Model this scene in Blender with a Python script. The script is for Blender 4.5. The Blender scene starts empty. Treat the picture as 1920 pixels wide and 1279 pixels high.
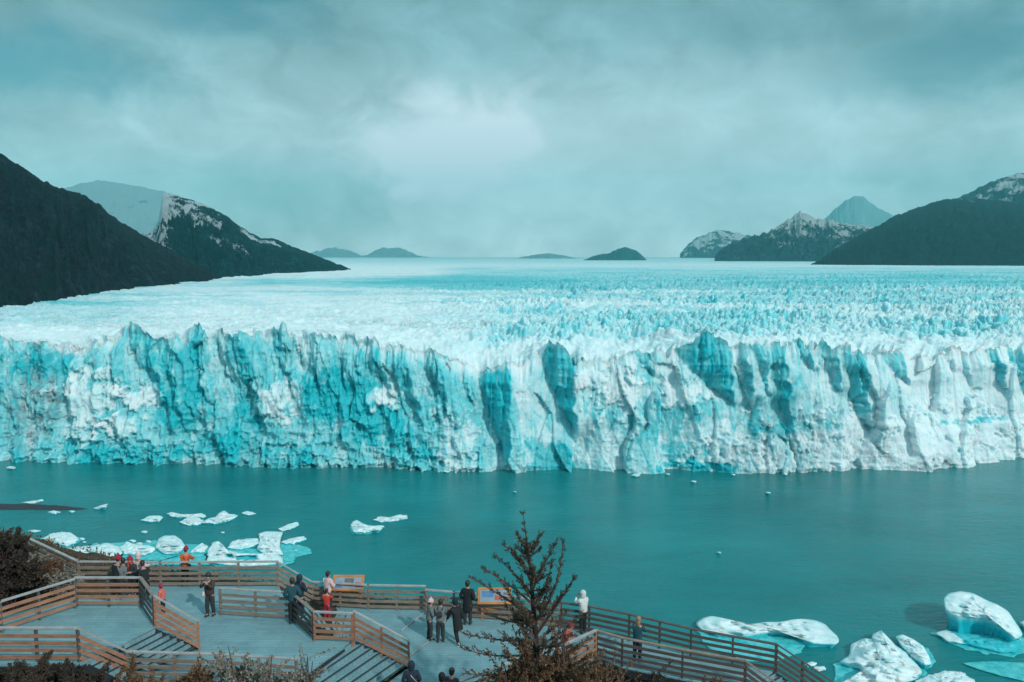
import bpy, bmesh, math, random
import numpy as np
from mathutils import Vector, Matrix, Euler

# ---------------------------------------------------------------- camera, sky, sun, exposure
S = bpy.context.scene
COL = S.collection
CAM_H = 108.0
PITCH = math.atan(161.5 / 1500.0)
cam = bpy.data.cameras.new("camera")
cam.sensor_width = 36.0
cam.lens = 36.0 * 1500.0 / 1920.0
cam.clip_start = 0.5
cam.clip_end = 40000.0
camo = bpy.data.objects.new("camera", cam)
COL.objects.link(camo)
camo.location = (0, 0, CAM_H)
camo.rotation_euler = (math.pi / 2 - PITCH, 0, 0)
S.camera = camo

SUN_EL = math.radians(34)
SUN_AZ = math.atan2(0.62, -0.78)          # direction towards the sun, measured from +Y to +X
SUN_DIR = Vector((math.cos(SUN_EL) * math.sin(SUN_AZ), math.cos(SUN_EL) * math.cos(SUN_AZ), math.sin(SUN_EL)))
sl = bpy.data.lights.new("sun", 'SUN')
sl.energy = 2.6
sl.angle = math.radians(1.5)
sl.color = (1.0, 0.97, 0.91)
so = bpy.data.objects.new("sun", sl)
COL.objects.link(so)
so.rotation_euler = SUN_DIR.to_track_quat('Z', 'Y').to_euler()
so.location = (60, -60, 220)

S.view_settings.view_transform = 'Standard'
S.view_settings.look = 'None'
S.view_settings.exposure = 0.0
S.view_settings.gamma = 1.0
S.view_settings.use_curve_mapping = False
S.cycles.use_denoising = True
S.cycles.max_bounces = 6
S.cycles.volume_bounces = 0
S.cycles.caustics_reflective = False
S.cycles.caustics_refractive = False

W = bpy.data.worlds.new("World")
S.world = W
W.use_nodes = True
nt = W.node_tree
nt.nodes.clear()


def nd(tree, kind, **kw):
    n = tree.nodes.new(kind)
    for k, v in kw.items():
        if k.startswith("i_"):
            n.inputs[k[2:].replace("_", " ")].default_value = v
        else:
            setattr(n, k, v)
    return n


def mth(tree, op, a, b=None, c=None, clamp=False):
    n = tree.nodes.new('ShaderNodeMath')
    n.operation = op
    n.use_clamp = clamp
    for i, v in enumerate((a, b, c)):
        if v is None:
            continue
        if isinstance(v, (int, float)):
            n.inputs[i].default_value = v
        else:
            tree.links.new(v, n.inputs[i])
    return n.outputs[0]


def mixc(tree, fac, a, b, blend='MIX'):
    n = tree.nodes.new('ShaderNodeMix')
    n.data_type = 'RGBA'
    n.blend_type = blend
    n.clamp_factor = True
    for sock, v in ((n.inputs[0], fac), (n.inputs[6], a), (n.inputs[7], b)):
        if isinstance(v, (int, float)):
            sock.default_value = v
        elif isinstance(v, (tuple, list)):
            sock.default_value = (v[0], v[1], v[2], 1)
        else:
            tree.links.new(v, sock)
    return n.outputs[2]


def ramp(tree, fac, stops, interp='LINEAR'):
    n = tree.nodes.new('ShaderNodeValToRGB')
    cr = n.color_ramp
    cr.interpolation = interp
    while len(cr.elements) < len(stops):
        cr.elements.new(0.5)
    for e, (p, c) in zip(cr.elements, stops):
        e.position = p
        if isinstance(c, (int, float)):
            c = (c, c, c)
        e.color = (c[0], c[1], c[2], 1)
    tree.links.new(fac, n.inputs[0])
    return n.outputs[0]


def pixdir(px, py):
    """direction in the world of a pixel of the 1920x1279 photograph"""
    cp, sp = math.cos(PITCH), math.sin(PITCH)
    a, b = (px - 960) / 1500.0, (639.5 - py) / 1500.0
    return Vector((a, cp + b * sp, -sp + b * cp))


def at(px, py, z):
    d = pixdir(px, py)
    t = (z - CAM_H) / d.z
    return Vector((0, 0, CAM_H)) + d * t


def atD(px, py, D):
    d = pixdir(px, py)
    return Vector((0, 0, CAM_H)) + d * (D / d.y)


# sky: Nishita seen through breaks in an overcast deck of cloud
sky = nd(nt, 'ShaderNodeTexSky', sky_type='NISHITA', sun_disc=False)
sky.sun_elevation = SUN_EL
sky.sun_rotation = SUN_AZ
tc = nd(nt, 'ShaderNodeTexCoord')
nrm = nd(nt, 'ShaderNodeVectorMath', operation='NORMALIZE')
nt.links.new(tc.outputs['Generated'], nrm.inputs[0])
mp = nd(nt, 'ShaderNodeMapping')
mp.inputs['Scale'].default_value = (2.8, 2.8, 4.2)
nt.links.new(nrm.outputs[0], mp.inputs['Vector'])
nz1 = nd(nt, 'ShaderNodeTexNoise', i_Scale=1.6, i_Detail=5.0, i_Roughness=0.48, i_Distortion=0.6)
nt.links.new(mp.outputs[0], nz1.inputs['Vector'])
nz2 = nd(nt, 'ShaderNodeTexNoise', i_Scale=4.5, i_Detail=7.0, i_Roughness=0.58, i_Distortion=0.5)
nt.links.new(mp.outputs[0], nz2.inputs['Vector'])
# wobble the direction before measuring the bright and dark cloud banks
wob = nd(nt, 'ShaderNodeVectorMath', operation='MULTIPLY_ADD')
nt.links.new(nz2.outputs['Color'], wob.inputs[0])
wob.inputs[1].default_value = (0.16, 0.16, 0.10)
nt.links.new(nrm.outputs[0], wob.inputs[2])
off = nd(nt, 'ShaderNodeVectorMath', operation='SUBTRACT')
nt.links.new(wob.outputs[0], off.inputs[0])
off.inputs[1].default_value = (0.08, 0.08, 0.05)


def bank(px, py, rx, ry, gain):
    """a soft cloud bank at a fixed direction of the sky"""
    d = pixdir(px, py).normalized()
    s = nd(nt, 'ShaderNodeVectorMath', operation='SUBTRACT')
    nt.links.new(off.outputs[0], s.inputs[0])
    s.inputs[1].default_value = d
    m = nd(nt, 'ShaderNodeVectorMath', operation='MULTIPLY')
    nt.links.new(s.outputs[0], m.inputs[0])
    m.inputs[1].default_value = (1500.0 / rx, 1.0, 1500.0 / ry)
    l = nd(nt, 'ShaderNodeVectorMath', operation='LENGTH')
    nt.links.new(m.outputs[0], l.inputs[0])
    mr = nd(nt, 'ShaderNodeMapRange', interpolation_type='SMOOTHSTEP')
    mr.inputs['From Min'].default_value = 1.0
    mr.inputs['From Max'].default_value = 0.0
    mr.inputs['To Min'].default_value = 0.0
    mr.inputs['To Max'].default_value = gain
    nt.links.new(l.outputs['Value'], mr.inputs['Value'])
    return mr.outputs[0]


sep = nd(nt, 'ShaderNodeSeparateXYZ')
nt.links.new(nrm.outputs[0], sep.inputs[0])
elv = mth(nt, 'MULTIPLY_ADD', nz1.outputs['Fac'], 0.10, -0.05)
elv = mth(nt, 'ADD', elv, sep.outputs['Z'])
SKYG = 14.0
cloud = ramp(nt, elv, [(0.0, (.55, .69, .715)), (0.05, (.48, .63, .66)), (0.10, (.42, .565, .595)), (0.17, (.335, .485, .52)), (0.235, (.21, .35, .385)), (0.30, (.16, .285, .32)), (0.55, (.25, .45, .49)), (1.0, (.30, .50, .55))])
tex = mth(nt, 'MULTIPLY_ADD', nz2.outputs['Fac'], 1.1, 0.45)
tex = mth(nt, 'MULTIPLY', tex, mth(nt, 'MULTIPLY_ADD', nz1.outputs['Fac'], 1.3, 0.35))
cm = nd(nt, 'ShaderNodeVectorMath', operation='SCALE')
nt.links.new(cloud, cm.inputs[0])
nt.links.new(tex, cm.inputs['Scale'])
bright = mth(nt, 'ADD', mth(nt, 'ADD', bank(800, 290, 190, 150, 1.0), bank(945, 250, 130, 105, .9)), bank(1000, 300, 1000, 230, .35), clamp=True)
c1 = mixc(nt, bright, cm.outputs[0], (.62, .72, .80))
gap = mth(nt, 'ADD', mth(nt, 'ADD', bank(40, 120, 280, 100, .85), bank(420, 0, 240, 85, .8)), bank(1800, 110, 260, 110, .75), clamp=True)
gap = mth(nt, 'ADD', gap, mth(nt, 'ADD', bank(480, 380, 330, 110, .30), bank(1560, 30, 500, 60, .25)), clamp=True)
gs = nd(nt, 'ShaderNodeVectorMath', operation='SCALE')
nt.links.new(c1, gs.inputs[0])
gs.inputs['Scale'].default_value = SKYG
nish = nd(nt, 'ShaderNodeVectorMath', operation='MULTIPLY')
nt.links.new(sky.outputs[0], nish.inputs[0])
nish.inputs[1].default_value = (0.30, 0.66, 0.62)     # air of the breaks, dimmed by thin cloud in front
allc = mixc(nt, gap, gs.outputs[0], nish.outputs[0])
bg = nd(nt, 'ShaderNodeBackground', i_Strength=0.1)
nt.links.new(allc, bg.inputs['Color'])
wo = nd(nt, 'ShaderNodeOutputWorld')
nt.links.new(bg.outputs[0], wo.inputs['Surface'])

# ---------------------------------------------------------------- helpers
random.seed(7)
RNG = np.random.default_rng(11)


def tag(o, label=None, cat=None, group=None, kind=None):
    if label: o["label"] = label
    if cat: o["category"] = cat
    if group: o["group"] = group
    if kind: o["kind"] = kind
    return o


def empty(name, loc=(0, 0, 0), rz=0.0):
    o = bpy.data.objects.new(name, None)
    COL.objects.link(o)
    o.empty_display_size = 0.2
    o.location = loc
    o.rotation_euler = (0, 0, rz)
    return o


def link_mesh(name, me, mats, parent=None, smooth=False):
    o = bpy.data.objects.new(name, me)
    COL.objects.link(o)
    for m in (mats if isinstance(mats, (list, tuple)) else [mats]):
        me.materials.append(m)
    if parent is not None:
        o.parent = parent
    if smooth:
        me.polygons.foreach_set("use_smooth", np.ones(len(me.polygons), dtype=bool))
    return o


def np_mesh(name, verts, quads, attrs=None):
    """mesh from numpy arrays; attrs: dict name -> per-vertex float"""
    me = bpy.data.meshes.new(name)
    verts = np.asarray(verts, dtype=np.float32)
    quads = np.asarray(quads, dtype=np.int32)
    k = quads.shape[1]
    me.vertices.add(len(verts))
    me.vertices.foreach_set("co", verts.ravel())
    me.loops.add(quads.size)
    me.loops.foreach_set("vertex_index", quads.ravel())
    me.polygons.add(len(quads))
    me.polygons.foreach_set("loop_start", np.arange(0, quads.size, k, dtype=np.int32))
    me.update(calc_edges=True)
    for n, a in (attrs or {}).items():
        at_ = me.attributes.new(n, 'FLOAT', 'POINT')
        at_.data.foreach_set("value", np.asarray(a, dtype=np.float32).ravel())
    return me


def grid_quads(nr, nc):
    i = np.arange(nr - 1)[:, None] * nc + np.arange(nc - 1)[None, :]
    return np.stack([i, i + 1, i + nc + 1, i + nc], axis=-1).reshape(-1, 4)


class MB:
    """collects boxes, bars, tubes and loose faces for one mesh"""
    def __init__(self):
        self.v = []; self.f = []; self.m = []

    def add(self, vs, fs, mi=0):
        b = len(self.v)
        self.v += [tuple(p) for p in vs]
        self.f += [tuple(b + i for i in f) for f in fs]
        self.m += [mi] * len(fs)

    def box(self, c, s, M=None, mi=0):
        vs = []
        for dx, dy, dz in ((-1, -1, -1), (1, -1, -1), (1, 1, -1), (-1, 1, -1), (-1, -1, 1), (1, -1, 1), (1, 1, 1), (-1, 1, 1)):
            p = Vector((dx * s[0] / 2, dy * s[1] / 2, dz * s[2] / 2))
            if M is not None: p = M @ p
            vs.append(Vector(c) + p)
        self.add(vs, [(0, 3, 2, 1), (4, 5, 6, 7), (0, 1, 5, 4), (1, 2, 6, 5), (2, 3, 7, 6), (3, 0, 4, 7)], mi)

    def bar(self, a, b, w, h, mi=0, ext=0.0):
        """rectangular bar from a to b; w horizontal thickness, h vertical depth"""
        a = Vector(a); b = Vector(b)
        d = (b - a).normalized()
        a = a - d * ext; b = b + d * ext
        side = d.cross(Vector((0, 0, 1)))
        if side.length < 1e-4: side = Vector((1, 0, 0))
        side.normalize()
        up = side.cross(d).normalized()
        vs = []
        for p in (a, b):
            for su, sv in ((-1, -1), (1, -1), (1, 1), (-1, 1)):
                vs.append(p + side * (su * w / 2) + up * (sv * h / 2))
        self.add(vs, [(0, 1, 2, 3), (7, 6, 5, 4), (0, 4, 5, 1), (1, 5, 6, 2), (2, 6, 7, 3), (3, 7, 4, 0)], mi)

    def tube(self, pts, rad, n=6, mi=0, cap=True):
        pts = [Vector(p) for p in pts]
        if isinstance(rad, (int, float)): rad = [rad] * len(pts)
        rings = []
        for i, p in enumerate(pts):
            d = (pts[min(i + 1, len(pts) - 1)] - pts[max(i - 1, 0)]).normalized()
            ref = Vector((0, 0, 1)) if abs(d.z) < 0.9 else Vector((1, 0, 0))
            s = d.cross(ref).normalized(); u = s.cross(d)
            rings.append([p + (s * math.cos(2 * math.pi * k / n) + u * math.sin(2 * math.pi * k / n)) * rad[i] for k in range(n)])
        vs = [q for r in rings for q in r]
        fs = []
        for i in range(len(pts) - 1):
            for k in range(n):
                k2 = (k + 1) % n
                fs.append((i * n + k, i * n + k2, (i + 1) * n + k2, (i + 1) * n + k))
        if cap:
            fs.append(tuple(range(n - 1, -1, -1)))
            fs.append(tuple((len(pts) - 1) * n + k for k in range(n)))
        self.add(vs, fs, mi)

    def prism(self, poly, z0, z1, mi=0):
        n = len(poly)
        vs = [(p[0], p[1], z0) for p in poly] + [(p[0], p[1], z1) for p in poly]
        fs = [tuple(range(n - 1, -1, -1)), tuple(range(n, 2 * n))]
        for i in range(n):
            j = (i + 1) % n
            fs.append((i, j, n + j, n + i))
        self.add(vs, fs, mi)

    def ellipsoid(self, c, r, M=None, nu=12, nv=8, v0=0.0, v1=1.0, mi=0):
        vs = []; fs = []
        for j in range(nv + 1):
            th = math.pi * (v0 + (v1 - v0) * j / nv)
            for i in range(nu):
                ph = 2 * math.pi * i / nu
                p = Vector((r[0] * math.sin(th) * math.cos(ph), r[1] * math.sin(th) * math.sin(ph), r[2] * math.cos(th)))
                if M is not None: p = M @ p
                vs.append(Vector(c) + p)
        for j in range(nv):
            for i in range(nu):
                i2 = (i + 1) % nu
                fs.append((j * nu + i, (j + 1) * nu + i, (j + 1) * nu + i2, j * nu + i2))
        self.add(vs, fs, mi)

    def build(self, name, mats, parent=None, smooth=False):
        me = bpy.data.meshes.new(name)
        me.from_pydata(self.v, [], self.f)
        me.polygons.foreach_set("material_index", np.array(self.m, dtype=np.int32))
        me.update()
        return link_mesh(name, me, mats, parent, smooth)


# numpy noise
def _hash(ix, iy, seed):
    h = (ix.astype(np.int64) * 374761393 + iy.astype(np.int64) * 668265263 + seed * 974711) & 0xFFFFFFFF
    h = ((h ^ (h >> 13)) * 1274126177) & 0xFFFFFFFF
    h = ((h ^ (h >> 16)) * 2246822519) & 0xFFFFFFFF
    return ((h ^ (h >> 15)) & 0xFFFFFF) / float(0xFFFFFF)


def vnoise(x, y, seed=0):
    ix = np.floor(x); iy = np.floor(y)
    fx = x - ix; fy = y - iy
    ux = fx * fx * fx * (fx * (fx * 6 - 15) + 10); uy = fy * fy * fy * (fy * (fy * 6 - 15) + 10)
    ix = ix.astype(np.int64); iy = iy.astype(np.int64)
    a = _hash(ix, iy, seed); b = _hash(ix + 1, iy, seed); c = _hash(ix, iy + 1, seed); d = _hash(ix + 1, iy + 1, seed)
    return (a * (1 - ux) + b * ux) * (1 - uy) + (c * (1 - ux) + d * ux) * uy


def fbm(x, y, octv=4, seed=0, gain=0.5, lac=2.03):
    s = 0; a = 1; t = 0
    for o in range(octv):
        s = s + a * vnoise(x, y, seed + o * 17); t += a
        x = x * lac + 13.7; y = y * lac + 5.3; a *= gain
    return s / t


def ridged(x, y, octv=4, seed=0, gain=0.5):
    s = 0; a = 1; t = 0
    for o in range(octv):
        s = s + a * (1 - np.abs(2 * vnoise(x, y, seed + o * 17) - 1)); t += a
        x = x * 2.05 + 9.1; y = y * 2.05 + 3.7; a *= gain
    return s / t


def worley(x, y, seed=0):
    ix = np.floor(x).astype(np.int64); iy = np.floor(y).astype(np.int64)
    f1 = np.full(x.shape, 9.0); f2 = np.full(x.shape, 9.0); cid = np.zeros(x.shape)
    for dx in (-1, 0, 1):
        for dy in (-1, 0, 1):
            cx = ix + dx; cy = iy + dy
            px = cx + _hash(cx, cy, seed); py = cy + _hash(cx, cy, seed + 77)
            d = np.hypot(px - x, py - y)
            idv = _hash(cx, cy, seed + 191)
            near = d < f1
            f2 = np.where(near, f1, np.minimum(f2, d))
            cid = np.where(near, idv, cid)
            f1 = np.where(near, d, f1)
    return f1, f2, cid


def facets(x, y, seed=0):
    """angular fracture planes: every cell is a plane with its own offset and slope"""
    ix = np.floor(x).astype(np.int64); iy = np.floor(y).astype(np.int64)
    best = np.full(x.shape, 9.0); out = np.zeros(x.shape); cid = np.zeros(x.shape)
    for dx in (-1, 0, 1):
        for dy in (-1, 0, 1):
            cx = ix + dx; cy = iy + dy
            px = cx + _hash(cx, cy, seed); py = cy + _hash(cx, cy, seed + 77)
            d = np.hypot(px - x, py - y)
            idv = _hash(cx, cy, seed + 191)
            val = (idv - .5) + (x - px) * (_hash(cx, cy, seed + 5) - .5) * 2 + (y - py) * (_hash(cx, cy, seed + 9) - .5)
            near = d < best
            out = np.where(near, val, out); cid = np.where(near, idv, cid); best = np.where(near, d, best)
    return out, cid


def sstep(a, b, x):
    t = np.clip((x - a) / (b - a), 0, 1)
    return t * t * (3 - 2 * t)


# ---------------------------------------------------------------- materials
def new_mat(name):
    m = bpy.data.materials.new(name)
    m.use_nodes = True
    t = m.node_tree
    b = t.nodes['Principled BSDF']
    return m, t, b


def objcoord(t, scale=(1, 1, 1)):
    c = nd(t, 'ShaderNodeTexCoord')
    mp_ = nd(t, 'ShaderNodeMapping')
    mp_.inputs['Scale'].default_value = scale
    t.links.new(c.outputs['Object'], mp_.inputs['Vector'])
    return mp_.outputs[0]


def worldpos(t, scale=(1, 1, 1)):
    g = nd(t, 'ShaderNodeNewGeometry')
    mp_ = nd(t, 'ShaderNodeMapping')
    mp_.inputs['Scale'].default_value = scale
    t.links.new(g.outputs['Position'], mp_.inputs['Vector'])
    return mp_.outputs[0]


def noise(t, vec, scale, detail=4.0, rough=0.55, dist=0.0):
    n = nd(t, 'ShaderNodeTexNoise', i_Scale=scale, i_Detail=detail, i_Roughness=rough, i_Distortion=dist)
    t.links.new(vec, n.inputs['Vector'])
    return n.outputs['Fac']


def bump(t, b, h, strength=0.4, dist=0.05):
    n = nd(t, 'ShaderNodeBump')
    n.inputs['Strength'].default_value = strength
    n.inputs['Distance'].default_value = dist
    t.links.new(h, n.inputs['Height'])
    t.links.new(n.outputs[0], b.inputs['Normal'])


def simple(name, c1, c2=None, scale=4.0, rough=0.7, bmp=0.25, bdist=0.02, stretch=(1, 1, 1), metal=0.0):
    m, t, b = new_mat(name)
    c2 = c2 or tuple(x * 0.7 for x in c1)
    v = objcoord(t, stretch)
    n = noise(t, v, scale, 5.0, 0.6)
    f = ramp(t, n, [(0.3, 0.0), (0.7, 1.0)])
    t.links.new(mixc(t, f, c1, c2), b.inputs['Base Color'])
    b.inputs['Roughness'].default_value = rough
    b.inputs['Metallic'].default_value = metal
    if bmp:
        bump(t, b, noise(t, v, scale * 4, 4.0), bmp, bdist)
    return m


def attr(t, name):
    a = nd(t, 'ShaderNodeAttribute')
    a.attribute_name = name
    return a.outputs['Fac']


def ice_material(name, scale=1.0, white=(.72, .83, .87), mid=(.18, .60, .66), blue=(.003, .47, .545), dirt=True, sss=0.0, sss_scale=1.0, bmp_d=0.9):
    """weathered white crust over dense blue ice; 'fresh' says how blue it is: freshly broken, plus painted shade on the cliff"""
    m, t, b = new_mat(name)
    v = worldpos(t)
    fr = attr(t, 'blueness')
    n1 = noise(t, v, 0.06 * scale, 6.0, 0.62)
    n2 = noise(t, v, 0.45 * scale, 5.0, 0.65)
    f = mth(t, 'ADD', fr, mth(t, 'MULTIPLY_ADD', n1, 0.9, -0.45))
    f = mth(t, 'ADD', f, mth(t, 'MULTIPLY_ADD', n2, 0.7, -0.35), clamp=True)
    col = ramp(t, f, [(0.0, white), (0.28, tuple(a * .6 + c * .4 for a, c in zip(white, mid))), (0.6, mid), (1.0, blue)])
    if dirt:
        di = attr(t, 'dirt')
        n3 = noise(t, worldpos(t, (1, 1, 0.6)), 0.25 * scale, 6.0, 0.7, 1.0)
        k = mth(t, 'MULTIPLY', di, ramp(t, n3, [(0.42, 0.0), (0.62, 1.0)]))
        col = mixc(t, k, col, (.19, .27, .30))
    t.links.new(col, b.inputs['Base Color'])
    t.links.new(mth(t, 'MULTIPLY_ADD', f, -0.25, 0.62), b.inputs['Roughness'])
    b.inputs['Specular IOR Level'].default_value = 0.35
    if sss:
        b.inputs['Subsurface Weight'].default_value = sss
        b.inputs['Subsurface Radius'].default_value = (0.25, 1.6, 2.0)
        b.inputs['Subsurface Scale'].default_value = sss_scale
    bump(t, b, mth(t, 'ADD', noise(t, v, 0.5 * scale, 8.0, 0.7), mth(t, 'MULTIPLY', noise(t, v, 2.2 * scale, 5.0, 0.7), 0.4)), 0.5, bmp_d / scale)
    return m

# ---------------------------------------------------------------- lake
def lake():
    m, t, b = new_mat("glacial_water")
    v = worldpos(t)
    n = noise(t, worldpos(t, (1, 1.6, 1)), 0.012, 4.0, 0.6)
    col = mixc(t, ramp(t, n, [(0.35, 0.0), (0.68, 1.0)]), (.003, .158, .170), (.011, .230, .244))
    t.links.new(col, b.inputs['Base Color'])
    b.inputs['Roughness'].default_value = 0.14
    b.inputs['IOR'].default_value = 1.33
    b.inputs['Specular IOR Level'].default_value = 0.42
    h = mth(t, 'ADD', noise(t, worldpos(t, (1, 2.2, 1)), 0.55, 5.0, 0.65, 0.4), mth(t, 'MULTIPLY', noise(t, worldpos(t, (1, 2.6, 1)), 0.16, 4.0, 0.6, 0.5), 2.4))
    wind = ramp(t, noise(t, worldpos(t, (1, 3.0, 1)), 0.02, 4.0, 0.6, 0.8), [(0.3, 0.45), (0.7, 1.0)])
    bump(t, b, mth(t, 'MULTIPLY', h, wind), 0.6, 0.45)
    mb = MB()
    # one sheet, cut in strips so that far and near faces keep a sane size
    xs = [-6000, -1200, -500, -200, 0, 200, 500, 1200, 6000]
    ys = [-800, 40, 120, 240, 380, 600, 1200]
    vs = [(x, y, 0.0) for y in ys for x in xs]
    nc = len(xs)
    fs = [(j * nc + i, j * nc + i + 1, (j + 1) * nc + i + 1, (j + 1) * nc + i) for j in range(len(ys) - 1) for i in range(nc - 1)]
    mb.add(vs, fs)
    o = mb.build("lake", m)
    tag(o, "milky teal glacial lake in front of the ice cliff", kind="structure")


lake()

# ---------------------------------------------------------------- glacier
wl = [(-160, 842), (0, 858), (300, 866), (600, 872), (900, 878), (1200, 882), (1350, 883), (1500, 882), (1650, 876), (1780, 868), (1920, 856), (2080, 838)]
wlp = np.array([at(px, py, 0.0)[:2] for px, py in wl])
top = [(-160, 640), (0, 640), (60, 648), (120, 655), (190, 648), (212, 618), (232, 606), (255, 618), (275, 640), (340, 632), (356, 610), (368, 606), (385, 622), (440, 628), (495, 622), (510, 612), (525, 618), (545, 626), (640, 634), (700, 640), (790, 652), (850, 672), (900, 690), (940, 684), (985, 676), (1012, 655), (1033, 632), (1050, 648), (1068, 655), (1100, 664), (1170, 662), (1195, 652), (1240, 655), (1290, 640), (1318, 616), (1335, 622), (1365, 648), (1410, 644), (1470, 638), (1530, 634), (1570, 642), (1610, 660), (1660, 662), (1710, 668), (1780, 662), (1850, 664), (1920, 660), (2080, 655)]
topp = np.array([(atD(px, py, 418.0).x, atD(px, py, 418.0).z) for px, py in top])

RIDGES = [  # xr_top, y_top, xr_bot, y_bot, face width, depth, painted blue of fresh break and shaded left side
    (-40, 640, -30, 780, 50, 7, .8), (52, 640, 55, 760, 50, 7, .85), (112, 690, 150, 862, 30, 6, .7), (150, 655, 168, 720, 16, 3, .5),
    (196, 650, 205, 740, 22, 4, .6), (258, 612, 325, 800, 52, 9, .95), (302, 640, 345, 785, 34, 7, .9), (376, 610, 378, 745, 26, 7, .95),
    (400, 622, 432, 720, 18, 4, .7), (446, 622, 505, 800, 28, 7, .85), (522, 614, 545, 725, 26, 6, .85), (556, 630, 566, 690, 14, 4, .6),
    (588, 632, 600, 712, 26, 5, .85), (640, 634, 652, 720, 22, 5, .75), (664, 636, 676, 705, 16, 4, .7), (704, 640, 742, 745, 48, 8, .85),
    (760, 648, 796, 790, 44, 8, .85), (812, 655, 850, 780, 26, 6, .7), (868, 672, 885, 760, 14, 4, .5), (956, 672, 957, 862, 66, 14, 1.0),
    (1072, 640, 1074, 805, 62, 14, 1.0), (1106, 668, 1110, 740, 8, 2, .5), (1172, 665, 1178, 720, 14, 4, .5), (1222, 655, 1228, 705, 34, 5, .7),
    (1363, 620, 1364, 748, 118, 13, 1.0), (1390, 648, 1392, 740, 14, 5, .8), (1420, 645, 1430, 735, 22, 5, .7), (1458, 638, 1462, 790, 30, 7, .85),
    (1512, 640, 1520, 690, 26, 5, .8), (1562, 645, 1575, 735, 30, 6, .8), (1614, 660, 1622, 808, 40, 9, .95), (1698, 666, 1704, 722, 44, 5, .75),
    (1800, 664, 1805, 700, 14, 3, .5), (1840, 664, 1844, 730, 12, 3, .45), (1905, 664, 1910, 745, 14, 5, .8), (1960, 660, 1965, 760, 30, 6, .7)]
BLOBS = [(640, 745, 110, 45, .75), (705, 790, 60, 40, .6), (330, 705, 60, 60, .35), (345, 770, 60, 50, .5), (1030, 850, 60, 40, .7), (1200, 780, 90, 35, .42), (1290, 857, 75, 9, 1.0),
         (1845, 791, 75, 5, .95), (50, 690, 70, 40, .5), (470, 760, 40, 40, .45), (1480, 792, 110, 10, .55), (1300, 760, 60, 20, .4), (240, 850, 110, 25, .45),
         (560, 850, 40, 30, .4), (420, 830, 90, 25, .4), (1260, 830, 50, 25, .45), (780, 820, 70, 40, .3), (1420, 780, 60, 30, .3)]
WHITES = [(150, 760, 60, 60, .45), (260, 745, 40, 22, .6), (525, 750, 62, 36, .5), (715, 742, 30, 26, .6), (230, 800, 40, 30, .4), (1280, 730, 50, 25, .5),
          (1700, 830, 330, 60, .35), (1150, 720, 60, 70, .3), (840, 820, 60, 50, .3)]
DIRT = [(40, 770, 70, 90, 1.0), (90, 660, 80, 20, .7), (1500, 830, 200, 60, .6), (1460, 770, 50, 40, .5), (640, 865, 400, 9, .5), (1720, 860, 60, 25, .8), (480, 850, 25, 30, .7),
        (1000, 880, 500, 4, .6), (1740, 660, 120, 12, .5)]

NC = 1500
NR = 132
X0 = np.linspace(-345, 345, NC)
Dw = np.interp(X0, wlp[:, 0], wlp[:, 1])
ZT = np.interp(X0, topp[:, 0], topp[:, 1])
ZT = ZT + (fbm(X0 / 5.0, X0 * 0, 3, 5) - 0.5) * 6.5 + (vnoise(X0 / 1.4, X0 * 0, 9) - .5) * 2.2 + (_hash(np.floor(X0 / 3.3).astype(np.int64), np.zeros(NC, dtype=np.int64), 19) - .5) * 4.5
v = np.linspace(0, 1, NR)[:, None]
Xg = np.broadcast_to(X0[None, :], (NR, NC)).copy()
Zg = -2.0 + v * (ZT[None, :] + 2.0)


def px_of(X, Z, D=412.0):
    """picture-plane numbers of points on the cliff, only used to read the tables above in metres"""
    cp, sp = math.cos(PITCH), math.sin(PITCH)
    dz = Z - CAM_H
    w = D * cp - dz * sp
    u = D * sp + dz * cp
    return 960 + 1500 * X / w, 639.5 - 1500 * u / w


PX, PY = px_of(Xg, Zg)
M2P = 3.64     # table units per metre on the cliff
d = np.zeros_like(Xg)
blueness = np.zeros_like(Xg)
# base: left stretch painted bluer for its soft cloud shadow, right stretch weathered white
leftness = 1 - sstep(820, 1010, PX)
blueness += 0.30 * leftness + 0.13 + 0.19 * (1 - sstep(1580, 1720, PX)) - 0.04 * leftness
right_white = sstep(1560, 1760, PX)
blueness -= 0.12 * right_white
for xt, yt, xb, yb, w, dep, fr in RIDGES:
    tt = (PY - yt) / (yb - yt)
    wob = (fbm(PY / 18.0, PX * 0 + xt, 4, int(xt) % 97, 0.6) - .5) * 18
    xr = xt + (xb - xt) * np.clip(tt, -0.2, 1.4) + wob
    wid = np.maximum(w * (1 - np.clip(tt, 0, 1) ** 1.6), 2.0)
    win = sstep(-0.15, -0.02, tt) * (1 - sstep(0.82, 1.12, tt))
    s = (xr - PX) / wid
    prof = np.where(s < 0, 0.5 * np.exp(s * wid / 60.0), np.where(s < 1, 0.5 - s, -0.5 * np.exp(-(s - 1) * wid / 40.0)))
    d += dep * prof * win
    inside = sstep(-0.02, 0.06, s) * (1 - sstep(0.9, 1.08, s)) * win
    fr_ = fr * (0.72 + 0.5 * (fbm(PX / 7.0, PY / 45.0, 3, int(xt) % 89 + 3) - .25))
    blueness = np.maximum(blueness, fr_ * inside + blueness * (1 - inside))
    d += inside * (ridged(PX / 9.0, PY / 120.0, 3, int(xt) % 71) - .6) * 3.0
for cx, cy, rx, ry, g in BLOBS:
    q = np.hypot((PX - cx) / rx, (PY - cy) / ry) + (fbm(PX / 16, PY / 24, 4, 41, .65) - .5) * 1.9
    blueness += g * 0.75 * (1 - sstep(0.6, 1.1, q))
for cx, cy, rx, ry, g in WHITES:
    q = np.hypot((PX - cx) / rx, (PY - cy) / ry) + (fbm(PX / 20, PY / 20, 4, 43, .65) - .5) * 2.4
    k = (1 - sstep(0.6, 1.1, q))
    blueness -= g * k
    d += 2.0 * k
dirt = np.zeros_like(Xg)
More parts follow.
